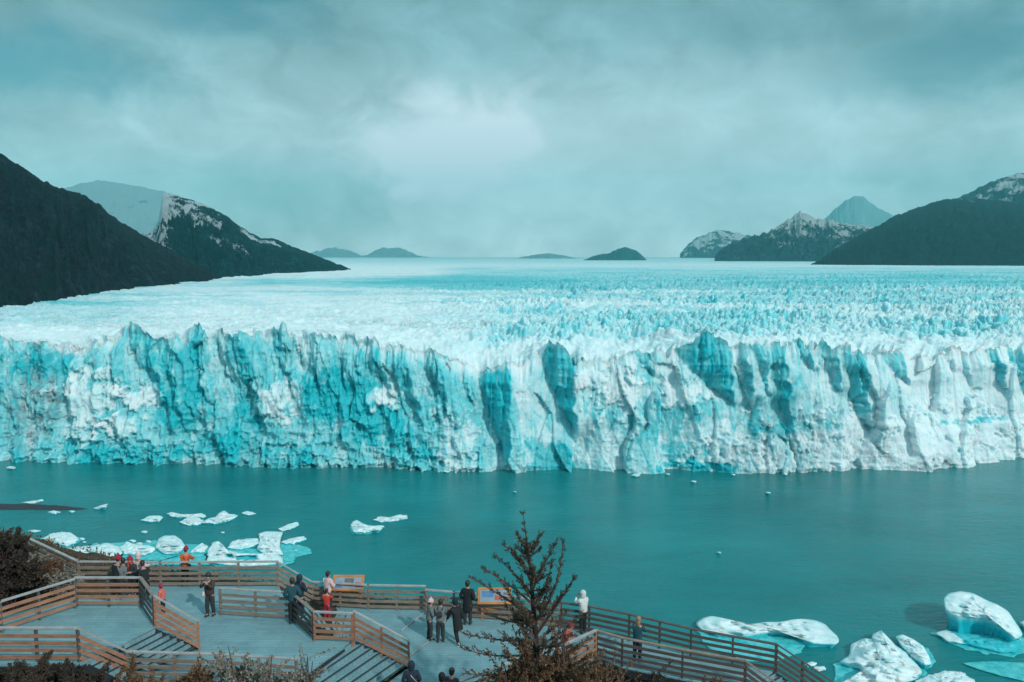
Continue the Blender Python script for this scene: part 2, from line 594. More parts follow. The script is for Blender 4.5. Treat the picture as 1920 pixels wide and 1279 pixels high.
for cx, cy, rx, ry, g in DIRT:
    q = np.hypot((PX - cx) / rx, (PY - cy) / ry)
    dirt = np.maximum(dirt, g * (1 - sstep(0.5, 1.1, q)))
# slanting slabs and flutes (the cleavage leans to the right as it goes down on the left stretch)
shear = np.where(PX < 1000, 0.17, 0.04) * (PY - 640) / M2P
xs_ = Xg - shear
f1, f2, cid = worley(xs_ / 7.0 + fbm(Xg / 20, Zg / 20, 2, 3), Zg / 34.0, 21)
fa, fid = facets(xs_ / 5.5 + fbm(Xg / 15, Zg / 15, 2, 4) * .7, Zg / 17.0 + fbm(Xg / 12, Zg / 18, 2, 6), 23)
d += fa * 2.1 * (.45 + .55 * leftness) * (1 - .45 * right_white)
fc, fidc = facets(xs_ / 13.0 + fbm(Xg / 30, Zg / 30, 2, 7), Zg / 38.0 + fbm(Xg / 20, Zg / 40, 2, 8), 29)
d += fc * 6.0 * (1 - .45 * leftness)
fb_, fidb = facets(Xg / 2.2, Zg / 4.5, 27)
d += fb_ * 0.7 * (.25 + .75 * leftness) * (1 - .3 * right_white)
d += (ridged(xs_ / 1.5, Zg / 22.0, 3, 63) - .6) * 1.5 * sstep(.25, .6, v) * (.5 + .5 * leftness)
slab = (cid - 0.5) * 2.6
edge = sstep(0.0, 0.10, f2 - f1)
d += slab * (0.4 + 0.6 * edge) * (0.35 + 0.65 * leftness) * (1 - 0.6 * right_white)
d -= (1 - edge) * 0.5 * (.4 + .6 * leftness) * (1 - 0.6 * right_white)
f1b, f2b, cidb = worley(xs_ / 2.6 + 3, Zg / 9.0, 33)
upper = sstep(0.12, 0.5, v)
d += (cidb - .5) * 0.5 * (.5 + .5 * leftness) * (1 - 0.4 * right_white)
d += (ridged(xs_ / 5.0, Zg / 40.0, 4, 61) - .6) * 2.2 * upper * (.25 + .75 * leftness) * (1 - 0.4 * right_white)
d += (fbm(xs_ / 30.0, Zg / 40.0, 3, 71) - .5) * 6.5
# rubble apron low down
low = (1 - v) ** 2.2
rub = ridged(Xg / 6.0, Zg / 5.0, 5, 81, 0.6)
d += low * (5.0 + 9.0 * rub * (0.35 + 0.65 * leftness) * (1 - .4 * right_white)) + (rub - .6) * 2.4 * (1 - upper * 0.75) * (.4 + .6 * leftness)
d += (fbm(Xg / 1.8, Zg / 1.8, 3, 91) - .5) * 1.5 * (.45 + .55 * leftness)
# horizontal bedding and ledges on the right stretch
d += right_white * 2.5 * sstep(0.42, 0.36, v + (fbm(Xg / 25, Zg * 0, 3, 14) - .5) * 0.25)
# shoulder: the cliff rounds off into the ice field
shk = .35 + .65 * np.clip(sstep(600, 680, PX) * (1 - sstep(980, 1040, PX)) + sstep(40, 80, PX) * (1 - sstep(180, 210, PX)), 0, 1)
sh = shk * sstep(0.86, 1.0, v + (fbm(Xg / 14, Xg * 0, 3, 15) - .5) * 0.10)
d -= sh * 7.0
blueness = blueness * (1 - 0.75 * sh * (1 - (blueness > 0.8) * sstep(.97, .93, v + blueness * 0)))
blueness += (cid - .5) * 0.20 + (cidb - .5) * 0.14 + (fid - .5) * 0.20 + (fidc - .5) * .18 + (fidb - .5) * .08
blueness += 0.22 * (1 - edge) * (1 - right_white)
kd = np.exp(-0.5 * (np.arange(-30, 31) / 11.0) ** 2); kd /= kd.sum()
dsm = np.apply_along_axis(lambda q: np.convolve(np.pad(q, 30, mode='edge'), kd, mode='valid'), 1, d)
ktop = 0.55 * sstep(0.90, 0.985, v + (fbm(Xg / 6.0, Zg * 0, 2, 16) - .5) * 0.05)
d = d * (1 - ktop) + dsm * ktop
LEAN = 7.0
Yg = Dw[None, :] + v * LEAN - d + 4.0
wall_v = np.stack([Xg, Yg, Zg], -1).reshape(-1, 3)
me = np_mesh("ice_cliff", wall_v, grid_quads(NR, NC), {"blueness": np.clip(blueness, -0.3, 1.1), "dirt": dirt})
ICE = ice_material("glacier_ice", sss=0.75, sss_scale=2.0)
glacier = empty("glacier", (0, 420, 0))
tag(glacier, "long glacier ending in a tall blue ice cliff above the lake", "glacier")


def set_parent(o, p):
    o.parent = p
    o.matrix_parent_inverse = Matrix.Translation(Vector(p.location)).inverted()


icl = link_mesh("ice_cliff", me, ICE, smooth=False)
set_parent(icl, glacier)
icl["label"] = "fluted vertical ice cliff with blue fracture faces"

# ice field behind the cliff: rows run back from the cliff top
yt0 = Yg[-1]
rows = [0.0]
step = 0.9
while rows[-1] < 13500:
    rows.append(rows[-1] + step)
    step *= 1.0075 if rows[-1] < 420 else 1.045
rows = np.array(rows)
NS = len(rows)
NCf = NC
kk = np.exp(-0.5 * (np.arange(-90, 91) / 36.0) ** 2); kk /= kk.sum()
ysm = np.convolve(np.pad(yt0, 90, mode='edge'), kk, mode='valid')
bb = sstep(0, 26, rows[:, None])
Yf = yt0[None, :] * (1 - bb) + ysm[None, :] * bb + rows[:, None]
base_scale = Yf / yt0[None, :]
# fan the columns out with distance so the field keeps filling the view
Xf = X0[None, :] * (1 + rows[:, None] * 1.28 / 420.0)
PXf = 960 + 1500 * Xf / Yf
Bz = 63.5 + 2.5 * sstep(450, 900, Yf)
Bz = Bz - 2.5 * sstep(3000, 9000, Yf) * 0
# gentle swell: the left side rolls down to its margin
Bz = Bz + (fbm(Xf / 160.0, Yf / 220.0, 3, 101) - .5) * 6.0 * sstep(430, 520, Yf) * (1 - sstep(1500, 3000, Yf))
blend = sstep(0, 55, rows[:, None] + (fbm(Xf / 20, Yf / 20, 2, 102) - .5) * 20 * sstep(0, 10, rows[:, None]))
zsm = np.convolve(np.pad(ZT, 90, mode='edge'), kk, mode='valid')
zed = ZT[None, :] * (1 - bb) + zsm[None, :] * bb
Zf = zed * (1 - blend) + Bz * blend
# crevasse country: strong centre and right, weak on the left shoulder
rough = 0.16 + 0.84 * sstep(700, 1080, PXf + (fbm(Xf / 40, Yf / 40, 3, 103) - .5) * 300)
rough = rough * (.50 + .65 * sstep(.38, .62, fbm(Xf / 95.0, Yf / 50.0, 3, 133)))
rough = rough * sstep(8, 42, rows[:, None] + (fbm(Xf / 25, Yf / 25, 2, 120) - .5) * 22) * (1 - 0.75 * sstep(1100, 2200, Yf)) * (1 - sstep(2500, 4500, Yf))
sx = Xf / 9.0 + fbm(Xf / 30, Yf / 30, 2, 104) * 2
sy = Yf / 13.0 + fbm(Xf / 30, Yf / 30, 2, 105) * 2
w1, w2, wc = worley(sx, sy, 106)
seracs = (wc - .35) * 3.6 * sstep(0, .22, w2 - w1) + (0.5 - w1) * 3.8
w1b, w2b, wcb = worley(Xf / 3.0, Yf / 4.2, 107)
small = (wcb - .5) * 3.4 + (0.5 - w1b) * 3.0
arcs = ridged(Xf / 70.0 + Yf / 160.0, Yf / 11.0 + fbm(Xf / 60.0, Yf / 60.0, 2, 134) * 3, 4, 135) - .62
Zf = Zf + rough * (seracs + small + arcs * 6.0)
# long snow ridges with shaded furrows, left and far
fur = ridged(Xf / 70.0 + Yf / 300.0, Yf / 26.0, 4, 108)
Zf = Zf + (1 - rough) * (fur - .6) * 4.5 * sstep(8, 60, rows[:, None]) * (1 - sstep(1800, 4000, Yf))
Zf = Zf + (fbm(Xf / 3.5, Yf / 3.5, 4, 131) - .5) * 2.6 * sstep(0, 6, rows[:, None]) * (1 - sstep(600, 1000, Yf)) + (fbm(Xf / 14, Yf / 10, 3, 132) - .5) * 4 * sstep(0, 14, rows[:, None]) * (1 - sstep(600, 1200, Yf))
Zf[0] = ZT
gx = np.gradient(Zf, axis=0) / np.gradient(Yf, axis=0)
gxx = np.gradient(Zf, axis=1) / np.maximum(np.gradient(Xf, axis=1), 1e-3)
slope = np.hypot(gx, gxx)
ff = 0.08 + 0.50 * sstep(0.6, 1.9, slope) * rough
# broad bands of bare blue ice against snow
band = fbm(Xf / 260.0 + Yf / 900.0, Yf / 60.0, 3, 109)
bare = sstep(.50, .64, band)
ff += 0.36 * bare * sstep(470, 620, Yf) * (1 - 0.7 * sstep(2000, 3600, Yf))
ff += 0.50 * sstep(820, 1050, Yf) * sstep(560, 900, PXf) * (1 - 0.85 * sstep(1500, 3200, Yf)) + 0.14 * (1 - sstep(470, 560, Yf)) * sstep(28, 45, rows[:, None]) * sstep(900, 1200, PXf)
# clean snow tongue on the left margin, and a bare strip just below it
PYf = 478 + 1500 * (CAM_H - Zf) / Yf
tongue = sstep(430, 520, PXf) * (1 - sstep(780, 900, PXf)) * sstep(1500, 1650, Yf) * (1 - sstep(2700, 3200, Yf))
ff += 0.22 * sstep(3200, 5200, Yf)  # farthest ice tinted teal so it fades towards the misty sky
ff -= 0.5 * tongue
strip = sstep(420, 520, PXf) * (1 - sstep(900, 1250, PXf)) * sstep(1080, 1180, Yf) * (1 - sstep(1450, 1560, Yf))
ff += 0.35 * strip
leftmargin = (1 - sstep(150, 420, PXf)) * sstep(480, 540, Yf)
ff += 0.25 * leftmargin
ff -= 0.15 * (1 - sstep(700, 900, PXf)) * (1 - sstep(700, 900, Yf)) * (1 - leftmargin)
dirtf = 0.55 * sstep(.56, .68, fbm(Xf / 50.0, Yf / 14.0, 4, 111)) * (1 - sstep(520, 640, Yf)) * sstep(500, 700, PXf) * (1 - sstep(1250, 1500, PXf))
dirtf += 0.45 * sstep(.52, .66, fbm(Xf / 60.0, Yf / 9.0, 4, 115)) * (1 - sstep(560, 760, Yf)) * (1 - sstep(600, 800, PXf))
dirtf += 0.4 * sstep(.6, .7, fbm(Xf / 120.0, Yf / 20.0, 4, 112)) * sstep(600, 700, Yf) * (1 - sstep(1500, 2500, Yf))
Yout = Yf
field_v = np.stack([Xf, Yout, Zf], -1).reshape(-1, 3)
fq = grid_quads(NS, NCf)
me = np_mesh("ice_field", field_v, fq, {"blueness": np.clip(ff * .85, -0.3, 1.1), "dirt": dirtf})
icf = link_mesh("ice_field", me, ICE, smooth=False)
set_parent(icf, glacier)
icf["label"] = "crevassed white ice field running back to the horizon"
print("glacier", NR * NC, NS * NCf)

# ---------------------------------------------------------------- mountains
def mountain_mat(name, rock1, rock2, snow=(.62, .70, .76), green=None, scale=0.02, patch=3.6):
    m, t, b = new_mat(name)
    v = worldpos(t)
    n1 = noise(t, v, scale, 7.0, 0.65)
    n2 = noise(t, v, scale * 9, 6.0, 0.7)
    n4 = noise(t, v, scale * 2.6, 6.0, 0.68, 0.6)
    c = mixc(t, ramp(t, n1, [(0.35, 0.0), (0.68, 1.0)]), rock1, rock2)
    c = mixc(t, ramp(t, n4, [(0.52, 0.0), (0.72, 0.8)]), c, tuple(x * patch for x in rock2))
    c = mixc(t, ramp(t, n2, [(0.45, 0.0), (0.75, 0.7)]), c, tuple(x * (1 + (patch - 1) * .55) for x in rock2))
    if green:
        n3 = noise(t, v, scale * 2.2, 5.0, 0.6)
        c = mixc(t, ramp(t, n3, [(0.45, 0.0), (0.6, 0.8)]), c, green)
    s = mth(t, 'ADD', attr(t, 'snow'), mth(t, 'MULTIPLY_ADD', n2, 1.3, -0.65), clamp=True)
    c = mixc(t, ramp(t, s, [(0.44, 0.0), (0.62, 1.0)]), c, snow)
    t.links.new(c, b.inputs['Base Color'])
    b.inputs['Roughness'].default_value = 0.9
    b.inputs['Specular IOR Level'].default_value = 0.1
    bump(t, b, mth(t, 'ADD', n2, noise(t, v, scale * 30, 4.0, 0.7)), 0.9, 0.25 / scale)
    return m


def mountain(name, sil, foot, crest_k, mat, label, snow_z=None, snow_band=60.0, rough=0.10, crest_noise=3.0, seed=1, snow_gain=1.0, cols=460, rws=110, pw=0.85, base=40.0, snow_fun=None, gully=1.0):
    """a mountain side: foot line on the ice, crest line behind it, and a back slope falling away"""
    sx = [p[0] for p in sil]; sy = [p[1] for p in sil]
    fx = [p[0] for p in foot]; fD = [p[1] for p in foot]
    px = np.linspace(sx[0], sx[-1], cols)
    cy = np.interp(px, sx, sy)
    D0 = np.interp(px, fx, fD)
    k = np.interp(px, [p[0] for p in crest_k], [p[1] for p in crest_k])
    D1 = D0 * k
    cp, sp = math.cos(PITCH), math.sin(PITCH)

    def at_d(pxa, pya, Da):
        a, bb = (pxa - 960) / 1500.0, (639.5 - pya) / 1500.0
        dy, dz = cp + bb * sp, -sp + bb * cp
        return a * Da / dy, CAM_H + dz * Da / dy
    xc, zc = at_d(px, cy, D1)
    zc = zc + (fbm(px / 9.0, px * 0 + seed, 5, seed, .6) - .5) * crest_noise * 4.5
    xf, _ = at_d(px, np.full_like(px, 520.0), D0)
    zf = np.full_like(px, base)
    t = np.linspace(0, 1, rws)[:, None]
    X = xf + (xc - xf) * t; Y = D0 + (D1 - D0) * t
    hh = np.maximum(zc - zf, 1.0)
    Z = zf + hh * t ** pw
    sc = float(np.percentile(hh, 80))
    lat = np.cumsum(np.concatenate([[0], np.hypot(np.diff(xc), np.diff(D1))]))[None, :]
    env = np.sin(np.pi * np.clip(t, 0, 1) ** 0.9) * np.clip(hh / sc, 0.05, 1.2)
    g = ridged(X / (sc * .55) , Y / (sc * .9), 6, seed + 3, 0.6) - .62
    gl = ridged(lat / (sc * .16) + fbm(X / sc * 2, Y / sc * 2, 3, seed + 8) * 1.6, t * 1.6 + lat * 0, 5, seed + 7, .6) - .6
    g = g + gl * .55
    Z = Z + env * sc * rough * 2.0 * g * gully
    Z = Z + env * (fbm(X / (sc * .10), Y / (sc * .10), 4, seed + 5) - .5) * sc * rough * 0.8
    g_all = np.vstack([g, np.zeros((14, cols))])
    # back slope
    tb = np.linspace(0.04, 1, 14)[:, None]
    Xb = xc + tb * (xc / D1) * hh * 1.3; Yb = D1 + tb * hh * 1.3; Zb = zc - (hh + 30) * tb
    X = np.vstack([X, Xb]); Y = np.vstack([Y, Yb]); Z = np.vstack([Z, Zb])
    sn = np.zeros_like(X)
    if snow_z is not None:
        PXs = 960 + 1500 * X / Y
        sn = (Z - snow_z) / snow_band * 0.5 * snow_gain + (fbm(X / (sc * .2), Y / (sc * .2) + Z / (sc * .12), 4, seed + 9) - .5) * 1.1
        sn = sn - np.clip(g_all, -.4, .4) * 2.0
        if snow_fun is not None:
            sn = snow_fun(sn, PXs, Z)
    me = np_mesh(name, np.stack([X, Y, Z], -1).reshape(-1, 3), grid_quads(*X.shape), {"snow": np.clip(sn, -1, 1.6)})
    o = link_mesh(name, me, mat, smooth=False)
    tag(o, label, "mountain", kind="structure")
    return o


M_NEAR = mountain_mat("dark_scree_and_scrub", (.004, .011, .022), (.016, .026, .040), snow=(.50, .60, .66), green=(.006, .036, .038), scale=0.022, patch=4.6)
M_MID = mountain_mat("haze_tinted_forested_rock", (.001, .042, .055), (.006, .060, .072), snow=(.70, .85, .91), scale=0.016)  # teal of the haze is mixed into the forest and rock colour
M_RIGHT = mountain_mat("dark_forest_slope", (.002, .026, .044), (.006, .036, .048), snow=(.55, .64, .70), green=(.006, .036, .030), scale=0.012)  # dark blue-green forest colour
M_FAR = mountain_mat("far_rock_and_snow", (.004, .060, .080), (.02, .085, .11), snow=(.78, .84, .88), scale=0.006)  # bluish distance haze partly carried by the rock colours
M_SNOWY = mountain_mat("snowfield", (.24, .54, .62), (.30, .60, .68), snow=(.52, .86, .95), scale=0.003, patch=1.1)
M_GHOST = mountain_mat("haze_tinted_far_rock", (.32, .62, .68), (.38, .68, .74), snow=(.66, .82, .86), scale=0.004, patch=1.12)  # rock painted close to sky colour to look lost in haze
M_ISLE = mountain_mat("haze_tinted_island_rock", (.02, .15, .165), (.045, .19, .205), scale=0.02, patch=1.6)  # rock lightened to teal, haze painted into its base colour

mountain("mountain", [(-420, 130), (-250, 190), (-120, 240), (0, 289), (40, 312), (75, 335), (110, 352), (150, 362), (185, 382), (205, 402), (222, 415), (250, 430), (300, 457), (340, 480), (380, 502), (420, 521), (455, 534)],
         [(-420, 420), (-200, 520), (0, 640), (100, 715), (200, 870), (300, 1010), (380, 1140), (455, 1280)],
         [(-420, 1.9), (0, 1.75), (250, 1.5), (380, 1.25), (455, 1.08)], M_NEAR,
         "steep dark scrub covered mountainside on the near left bank", snow_z=172, snow_band=60, rough=0.26, crest_noise=2.2, seed=3, base=50,
         snow_fun=lambda s, p, z: s * .8 - 0.12 - 0.3 * sstep(180, 300, p))
mountain("mountain", [(262, 446), (280, 436), (294, 424), (299, 402), (302, 384), (305, 366), (312, 360), (325, 364), (350, 372), (380, 381), (405, 394), (425, 404), (440, 418), (470, 437), (490, 447), (510, 446), (530, 454), (560, 466), (600, 482), (640, 497), (672, 512)],
         [(262, 1350), (450, 1500), (560, 1800), (672, 2080)],
         [(262, 1.6), (310, 1.75), (450, 1.45), (600, 1.25), (672, 1.05)], M_MID,
         "dark green mountain spur with snow streaked upper ridge, middle of the left bank", snow_z=150, snow_band=75, rough=0.20, crest_noise=2.0, seed=8, base=50,
         snow_fun=lambda s, p, z: s * 0.9 + 0.75 * sstep(345, 300, p) + .1 - 0.5 * sstep(480, 600, p))
mountain("mountain", [(60, 372), (110, 358), (150, 344), (185, 338), (230, 345), (275, 352), (310, 360), (350, 385), (400, 440), (450, 485)],
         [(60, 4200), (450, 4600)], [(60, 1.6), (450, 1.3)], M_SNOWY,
         "pale snowfield hanging between the two left bank mountains", snow_z=200, snow_band=160, rough=0.05, crest_noise=5.0, seed=14, base=50,
         snow_fun=lambda s, p, z: s * 1.4 + .42)
mountain("mountain", [(1518, 499), (1535, 488), (1560, 472), (1590, 453), (1620, 436), (1650, 420), (1680, 404), (1715, 392), (1745, 380), (1770, 373), (1800, 371), (1850, 374), (1900, 379), (1960, 384), (2100, 370), (2400, 340)],
         [(1518, 3330), (1700, 3150), (1920, 3050), (2400, 2500)],
         [(1518, 1.03), (1600, 1.25), (1800, 1.5), (2400, 1.6)], M_RIGHT,
         "smooth dark forested mountain on the right bank", snow_z=400, snow_band=60, rough=0.12, crest_noise=4.0, seed=21, base=45,
         snow_fun=lambda s, p, z: s - .35)
mountain("mountain", [(1760, 390), (1800, 370), (1830, 353), (1855, 341), (1880, 334), (1905, 327), (1935, 324), (2010, 300), (2200, 280), (2450, 300)],
         [(1760, 4600), (2450, 4000)], [(1760, 1.3), (2450, 1.35)], M_FAR,
         "snow dusted rocky peak rising behind the dark right bank slope", snow_z=400, snow_band=160, rough=0.2, crest_noise=8.0, seed=27, base=45,
         snow_fun=lambda s, p, z: s - .02)
mountain("mountain", [(1340, 482), (1350, 466), (1375, 452), (1400, 447), (1425, 440), (1450, 430), (1470, 420), (1488, 404), (1500, 398), (1515, 402), (1535, 410), (1560, 413), (1590, 418), (1625, 424), (1660, 432), (1700, 440)],
         [(1340, 5300), (1520, 5100), (1700, 5000)], [(1340, 1.08), (1500, 1.28), (1700, 1.3)], M_FAR,
         "dark spur with snow covered ridge left of the right bank slope", snow_z=165, snow_band=90, rough=0.22, crest_noise=12.0, seed=33, base=45)
mountain("mountain", [(1530, 430), (1550, 408), (1565, 392), (1585, 376), (1603, 366), (1618, 370), (1632, 382), (1650, 391), (1672, 402), (1720, 430)],
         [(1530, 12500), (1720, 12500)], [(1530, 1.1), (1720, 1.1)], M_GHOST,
         "faint blue pointed peak farthest away on the right", snow_z=720, snow_band=600, rough=0.06, crest_noise=20.0, seed=38, base=40,
         snow_fun=lambda s, p, z: s - .15)
mountain("mountain", [(1275, 476), (1290, 458), (1310, 444), (1330, 437), (1350, 432), (1375, 436), (1400, 440), (1430, 452), (1460, 470)],
         [(1275, 11000), (1460, 11000)], [(1275, 1.1), (1460, 1.1)], M_FAR,
         "faint snowy ridge in the mist left of the snow covered spur", snow_z=150, snow_band=250, rough=0.14, crest_noise=16.0, seed=44, base=40,
         snow_fun=lambda s, p, z: s + .1)
mountain("mountain", [(560, 484), (580, 477), (605, 468), (630, 465), (655, 471), (680, 480), (690, 478), (704, 470), (720, 466), (745, 464), (760, 468), (775, 477), (800, 483), (830, 486)],
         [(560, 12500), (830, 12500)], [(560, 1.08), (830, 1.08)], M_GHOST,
         "low misty blue hills on the far left horizon", snow_z=150, snow_band=300, rough=0.12, crest_noise=14.0, seed=51, base=40)
mountain("mountain", [(1094, 487), (1112, 480), (1135, 476), (1150, 471), (1162, 466), (1175, 464), (1190, 469), (1202, 476), (1212, 487)],
         [(1094, 6200), (1212, 6200)], [(1094, 1.02), (1212, 1.02)], M_ISLE,
         "small dark rock island standing out of the far ice", None, rough=0.12, crest_noise=5.0, seed=55, base=40)
mountain("mountain", [(960, 486), (985, 481), (1005, 477), (1030, 475), (1055, 479), (1075, 483), (1086, 487)],
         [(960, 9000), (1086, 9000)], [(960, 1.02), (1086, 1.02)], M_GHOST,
         "low faint rock island left of the dark one in the far ice", None, rough=0.12, crest_noise=4.0, seed=58, base=40)


# ---------------------------------------------------------------- near hillside
Z1, Z2, Z3 = CAM_H - 12.8, CAM_H - 14.0, CAM_H - 15.2


def hill_z(x, y):
    x = np.asarray(x, dtype=float); y = np.asarray(y, dtype=float)
    drop = 13.9 + np.clip(x + 18, -30, 24) * 0.125
    drop = drop - 0.28 * np.maximum(24 - y, 0)
    y0 = 35.0 + np.clip(-x - 17, 0, 6) * 0.3 - np.clip(x - 2, 0, 10) * 0.6
    drop = drop + 0.78 * np.maximum(y - y0, 0)
    drop = drop + 1.35 * np.maximum(x - 11.6, 0) * sstep(14, 24, y) + 0.35 * np.maximum(x - 11.6, 0)
    drop = np.maximum(drop, 3.5)
    z = CAM_H - drop + (fbm(x / 3.0, y / 3.0, 4, 201) - .5) * 0.7 + (fbm(x / 25.0, y / 25.0, 3, 202) - .5) * 2.0 * sstep(40, 70, y)
    return np.maximum(z, -6.0)


def hillside():
    m, t, b = new_mat("brown_hillside_soil")
    v = worldpos(t)
    n = noise(t, v, 0.9, 6.0, 0.65)
    c = mixc(t, ramp(t, n, [(0.35, 0.0), (0.65, 1.0)]), (.028, .022, .018), (.085, .052, .030))
    c = mixc(t, ramp(t, noise(t, v, 5.0, 5.0, 0.7), [(0.5, 0.0), (0.75, 0.8)]), c, (.13, .10, .075))
    t.links.new(c, b.inputs['Base Color'])
    b.inputs['Roughness'].default_value = 0.95
    bump(t, b, noise(t, v, 6.0, 6.0, 0.7), 0.8, 0.12)
    xs = np.concatenate([np.linspace(-160, -32, 34), np.linspace(-30, 30, 150), np.linspace(32, 160, 34)])
    ys = np.concatenate([np.linspace(-60, 10, 18), np.linspace(11, 60, 120), np.linspace(62, 260, 70)])
    X, Y = np.meshgrid(xs, ys)
    Z = hill_z(X, Y)
    me = np_mesh("hillside", np.stack([X, Y, Z], -1).reshape(-1, 3), grid_quads(*X.shape))
    o = link_mesh("hillside", me, m, smooth=True)
    tag(o, "brown scrubby slope below the walkways", kind="structure")
    return o


HILLM = None
hill = hillside()
# dark gravel spit reaching into the lake at the left
def spit():
    m = simple("wet_dark_gravel", (.020, .024, .034), (.040, .042, .052), scale=0.6, rough=0.75, bmp=0.5, bdist=0.2)
    n = 60
    out = []
    cxs = np.linspace(-80, 172, n)
    up = np.interp(cxs, [-80, 0, 60, 110, 150, 172], [942, 944.5, 945, 949, 952, 954.0])
    lo = np.interp(cxs, [-80, 0, 60, 110, 150, 172], [962, 957, 957, 957.5, 956.5, 955.0])
    V = []
    R = 9
    for j in range(R):
        tt = j / (R - 1)
        for i in range(n):
            py = lo[i] + (up[i] - lo[i]) * tt
            p = at(cxs[i], py, 0.0)
            h = math.sin(math.pi * min(max(tt, 0), 1)) ** 0.7
            V.append((p.x, p.y, -0.3 + 1.3 * h * min(1, (n - 1 - i) / 14 + .15)))
    V = np.array(V)
    V[:, 2] += (fbm(V[:, 0] / 2.5, V[:, 1] / 2.5, 3, 77) - .5) * 0.5
    me = np_mesh("gravel_spit", V, grid_quads(R, n))
    o = link_mesh("gravel_spit", me, m, smooth=True)
    tag(o, "narrow dark gravel spit reaching into the lake from the left", "gravel spit", kind="structure")


spit()

# ---------------------------------------------------------------- icebergs and floes
BERG = ice_material("iceberg_ice", scale=6.0, white=(.76, .84, .87), mid=(.10, .62, .68), blue=(.004, .46, .55), dirt=False, sss=.6, sss_scale=.6, bmp_d=.3)
m_, t_, b_ = new_mat("awash_ice")
v_ = worldpos(t_)
t_.links.new(mixc(t_, ramp(t_, noise(t_, v_, 0.5, 5.0, 0.6), [(0.35, 0.0), (0.7, 1.0)]), (.02, .42, .46), (.14, .66, .68)), b_.inputs['Base Color'])
b_.inputs['Roughness'].default_value = 0.25
bump(t_, b_, noise(t_, v_, 1.2, 4.0), 0.4, 0.2)
AWASH = m_


def poly_px(pts, n=72, wob=0.0, seed=0):
    """closed outline resampled to n points, slightly rounded"""
    P = np.array(pts, dtype=float)
    Q = np.vstack([P, P[:1]])
    L = np.concatenate([[0], np.cumsum(np.hypot(*np.diff(Q, axis=0).T))])
    s = np.linspace(0, L[-1], n, endpoint=False)
    R = np.stack([np.interp(s, L, Q[:, 0]), np.interp(s, L, Q[:, 1])], -1)
    for _ in range(1):
        R = 0.5 * R + 0.25 * np.roll(R, 1, 0) + 0.25 * np.roll(R, -1, 0)
    if wob:
        c = R.mean(0)
        k = 1 + wob * ((fbm(s / L[-1] * 26, s * 0 + seed, 4, seed, .65) - .5) * 2.6)
        R = c + (R - c) * k[:, None]
    return R


def berg_mesh(pts, edge, crown, seed, centre=None, blue=0.9, rough=1.5, tilt=(0, 0), inset=0.06, n=96, rings=20, wob=0.13, flat=2.2, hollows=()):
    """ice block whose rim stands 'edge' metres above the water and whose middle rises 'crown' metres more"""
    O = poly_px(pts, n, wob, seed)
    C = np.array(centre, float) if centre else O.mean(0)
    rr = np.linspace(0, 1, rings) ** 0.8
    ry = max(abs(O[:, 1] - C[1]).max(), 1)
    rx = max(abs(O[:, 0] - C[0]).max(), 1)
    cp, sp = math.cos(PITCH), math.sin(PITCH)

    def ground(P, h):
        aa, bb = (P[..., 0] - 960) / 1500.0, (639.5 - P[..., 1]) / 1500.0
        t = (h - CAM_H) / (-sp + bb * cp)
        return aa * t, (cp + bb * sp) * t
    P = C + (O[None] - C) * rr[:, None, None]
    r = rr[:, None]
    H = edge + crown * (1 - r ** flat) + tilt[0] * (P[..., 0] - C[0]) / rx + tilt[1] * (C[1] - P[..., 1]) / ry
    wx, wy = ground(P, 0.0)
    nv = fbm(wx / 1.6, wy / 1.6, 4, seed) - .5
    nr = ridged(wx / 4.5, wy / 3.0, 3, seed + 5) - .6
    fa, fid = facets(wx / 3.4 + nv, wy / 2.6, seed + 3)
    fa2, _ = facets(wx / 1.3, wy / 1.1, seed + 13)
    amp = rough * min(1.0, (edge + crown) / 1.7) * (0.5 + 0.5 * (1 - r ** 4))
    H = np.maximum(H + amp * (nv * .6 + nr * 0.75 + fa * 0.46 + fa2 * .08), 0.12)
    hol = np.zeros_like(H)
    for hx, hy, hrx, hry in hollows:
        q = np.hypot((P[..., 0] - hx) / hrx, (P[..., 1] - hy) / hry) + (nv * .8)
        hol = np.maximum(hol, 1 - sstep(.65, 1.05, q))
    H = np.maximum(H * (1 - .72 * hol), 0.1)
    gx_, gy_ = ground(P, H)
    V = np.stack([gx_, gy_, H], -1).reshape(-1, 3)
    fr = (0.04 + 0.30 * np.maximum(0, -nr) + 0.10 * (fid - .5) + np.where(r > .93, 0.18, 0.0) + 0.85 * hol).reshape(-1)
    rim = V[-n:]
    cw = rim.mean(0)
    ii = np.arange(n)
    V = [V]; fr = [fr]
    for k, (zf, ins) in enumerate(((0.62, 0.4), (0.3, 1.0), (-0.04, 0.7), (-0.4, 0.9))):
        q = (inset * ins * (1 + 1.2 * (fbm(ii / 4.0, ii * 0 + k * .7 + seed, 2, seed + 9) - .5)))[:, None]
        xy = rim[:, :2] + (cw[:2] - rim[:, :2]) * q
        V.append(np.concatenate([xy, (rim[:, 2:] * zf if zf > 0 else np.full((n, 1), zf))], 1)); fr.append(np.full(n, blue))
    V = np.concatenate(V); fr = np.concatenate(fr)
    F = []
    tot = rings + 4
    for j in range(tot - 1):
        for i in range(n):
            i2 = (i + 1) % n
            F.append((j * n + i, (j + 1) * n + i, (j + 1) * n + i2, j * n + i2))
    return np_mesh("ice", np.array(V), np.array(F), {"blueness": np.array(fr)})


N_BERG = [0]


